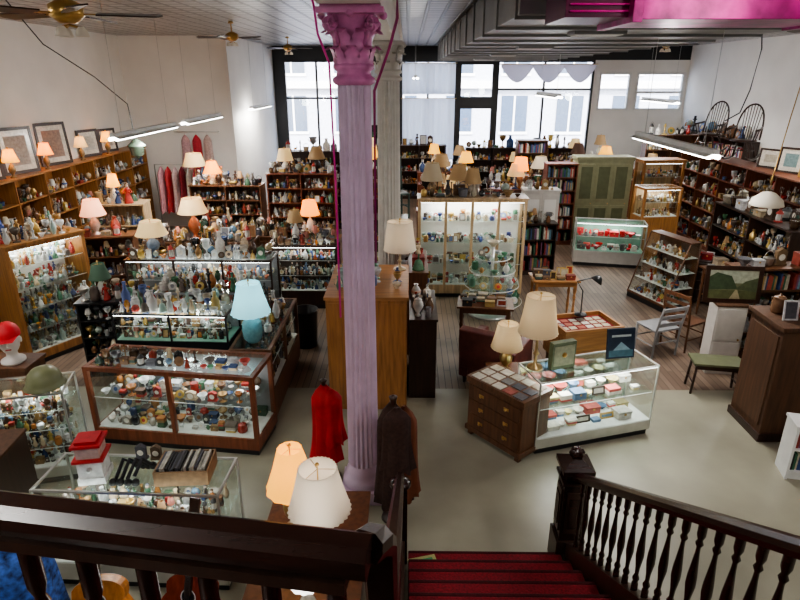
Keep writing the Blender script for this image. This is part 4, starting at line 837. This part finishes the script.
for i,c in enumerate([(.05,.12,.5),(.5,.05,.08),(.75,.7,.65),(.06,.35,.3),(.6,.35,.05),(.35,.06,.35),(.05,.05,.07),(.1,.3,.6),(.7,.2,.25)]): coatshape(b,-.6+i*.15,0,.15,1.12,.06,.17,mtt,c,i)
b.obj('clothes_rack', -1.95, 2.5, 0)
b = B(); b.bx(-.12,-.09,0,.12,.09,.01,mtt,(.5,.5,.2)); b.bx(-.09,-.06,.01,.09,.06,.013,mtt,(.1,.35,.15)); b.obj('magazine', .15, 3.84, rise+.001, 15)

# ------------------------------------------------------------------ back of the shop
rr = random.Random(5)
rows = [(-3.6,14.8,1.5),(-1.6,15.4,.9),(.2,13.2,1.6),(.4,14.9,1.4),(2.1,14.4,1.1),(.3,16.8,1.8),(2.3,16.6,1.7),(4.4,17.4,1.8),(6.4,17.6,1.6),(-3.8,17.4,1.8),(-1.7,17.8,1.2),(.3,19,1.8),(2.6,19.2,1.7),(4.9,19.6,1.8),(7.2,20,1.8),(-4.2,19.8,1.8),(.2,12.0,1.7)]
for i,(x,y,w) in enumerate(rows):
    k = i % 3
    if k == 0: table('dining_table', x, y, rr.uniform(-6,6), w, .8, .85, [wal,oakx,drk][i % 3], (.6,'mix',ALLK,.12,.25), under=True); zt=.851
    elif k == 1: shelf('open_display_shelf', x, y, rr.uniform(-6,6), w, .4, 1.4, [wal,redw,drk][i % 3], 3, 'mix', bk=.1, toppile=(.4,'mix',ALLK,.12,.25), wmax=.2); zt=1.431
    else: chest('chest_of_drawers', x, y, rr.uniform(-4,4), w, .5, 1.15, [wal,oak,redw][i % 3], 4); zt=1.151; pile('bric_a_brac_collection', x+w/2, y+.25, zt, w-.1, .4, 0, .5, 'mix', ALLK, .12, .24)
    for q in ((.3,.75) if i % 2 else (.5,)):
        lamp('table_lamp', x+w*q, y+.2, zt, rr.uniform(.6,.9), .12, rr.uniform(.17,.23), .28, rr.choice([sh_cream,sh_creamlit,sh_tan,sh_yel,sh_creamlit,sh_dark,sh_tan]), rr.choice(PAL['cer']), 0, style=rr.choice([0,1,2]))
lamp('table_lamp', 2.75, 14.6, 1.431, .75, .14, .19, .3, sh_or, (.4,.2,.1), 6, (1,.5,.2))
lamp('floor_lamp', 1.2, 12.9, 0, 1.95, .14, .24, .3, sh_tan, (.3,.2,.1), 0, style=1)
lamp('floor_lamp', .9, 15.9, 0, 2.1, .14, .24, .3, sh_tan, (.3,.2,.1), 0, style=1); lamp('floor_lamp', 3.6, 16.3, 0, 2.0, .14, .26, .3, sh_cream, (.3,.2,.1), 0, style=1)
shelf('tall_bookcase', 3.4, 14.6, 0, .75, .4, 2.0, redw, 6, bk=True); shelf('tall_bookcase', 3.3, 18.2, 0, .9, .4, 2.2, wal, 6, bk=.4)
shelf('tall_display_shelf', 9.25, 21.2, -90, 4.4, .42, 2.3, drk, 5, 'mix', bk=.1, toppile=(.5,'mix',ALLK,.2,.35), wmax=.25)
shelf('tall_display_shelf', -3.4, 16.2, 0, 1.6, .4, 2.1, drk, 5, 'mix', toppile=(.4,'mix',ALLK,.12,.25)); shelf('tall_display_shelf', 7.4, 18.9, 0, 1.6, .4, 2.3, wal, 5, 'mix', toppile=(.4,'mix',ALLK,.12,.25))
shelf('tall_display_shelf', 2.0, 20.8, 0, 3.8, .4, 1.7, drk, 4, 'mix', toppile=(.5,'mix',ALLK,.15,.3)); shelf('tall_display_shelf', -2.3, 20.6, 0, 3.6, .4, 1.8, drk, 4, 'mix', toppile=(.5,'mix',ALLK,.15,.3))
chair('wooden_chair', 3.0, 13.4, 0, 160, oak); chair('wooden_chair', -1.1, 13.2, 0, 30, wal); chair('wooden_chair', 6.9, 18.7, 0, 190, drk)

# ------------------------------------------------------------------ world, sun, camera
w = bpy.data.worlds.new('World'); S.world = w; w.use_nodes = True
t = w.node_tree; bg = t.nodes['Background']
sky = t.nodes.new('ShaderNodeTexSky'); sky.sky_type = 'NISHITA'
sky.sun_disc = False; sky.sun_elevation = radians(38); sky.sun_rotation = radians(200); sky.air_density = 1; sky.dust_density = 2
t.links.new(sky.outputs[0], bg.inputs[0]); bg.inputs[1].default_value = 1.7
light('SUN', 'sun', (0, 30, 20), 13, (1, .98, .95), rot=(radians(50), 0, radians(20)))
try: S.view_settings.look = 'AgX - Medium High Contrast'
except Exception: pass
cam = bpy.data.cameras.new('camera'); co = bpy.data.objects.new('camera', cam); S.collection.objects.link(co); S.camera = co
cam.sensor_width = 36; cam.lens = 26.55; cam.clip_end = 200
co.location = (0, 0, 4.0); co.rotation_euler = (radians(90-20.7), 0, radians(.73))
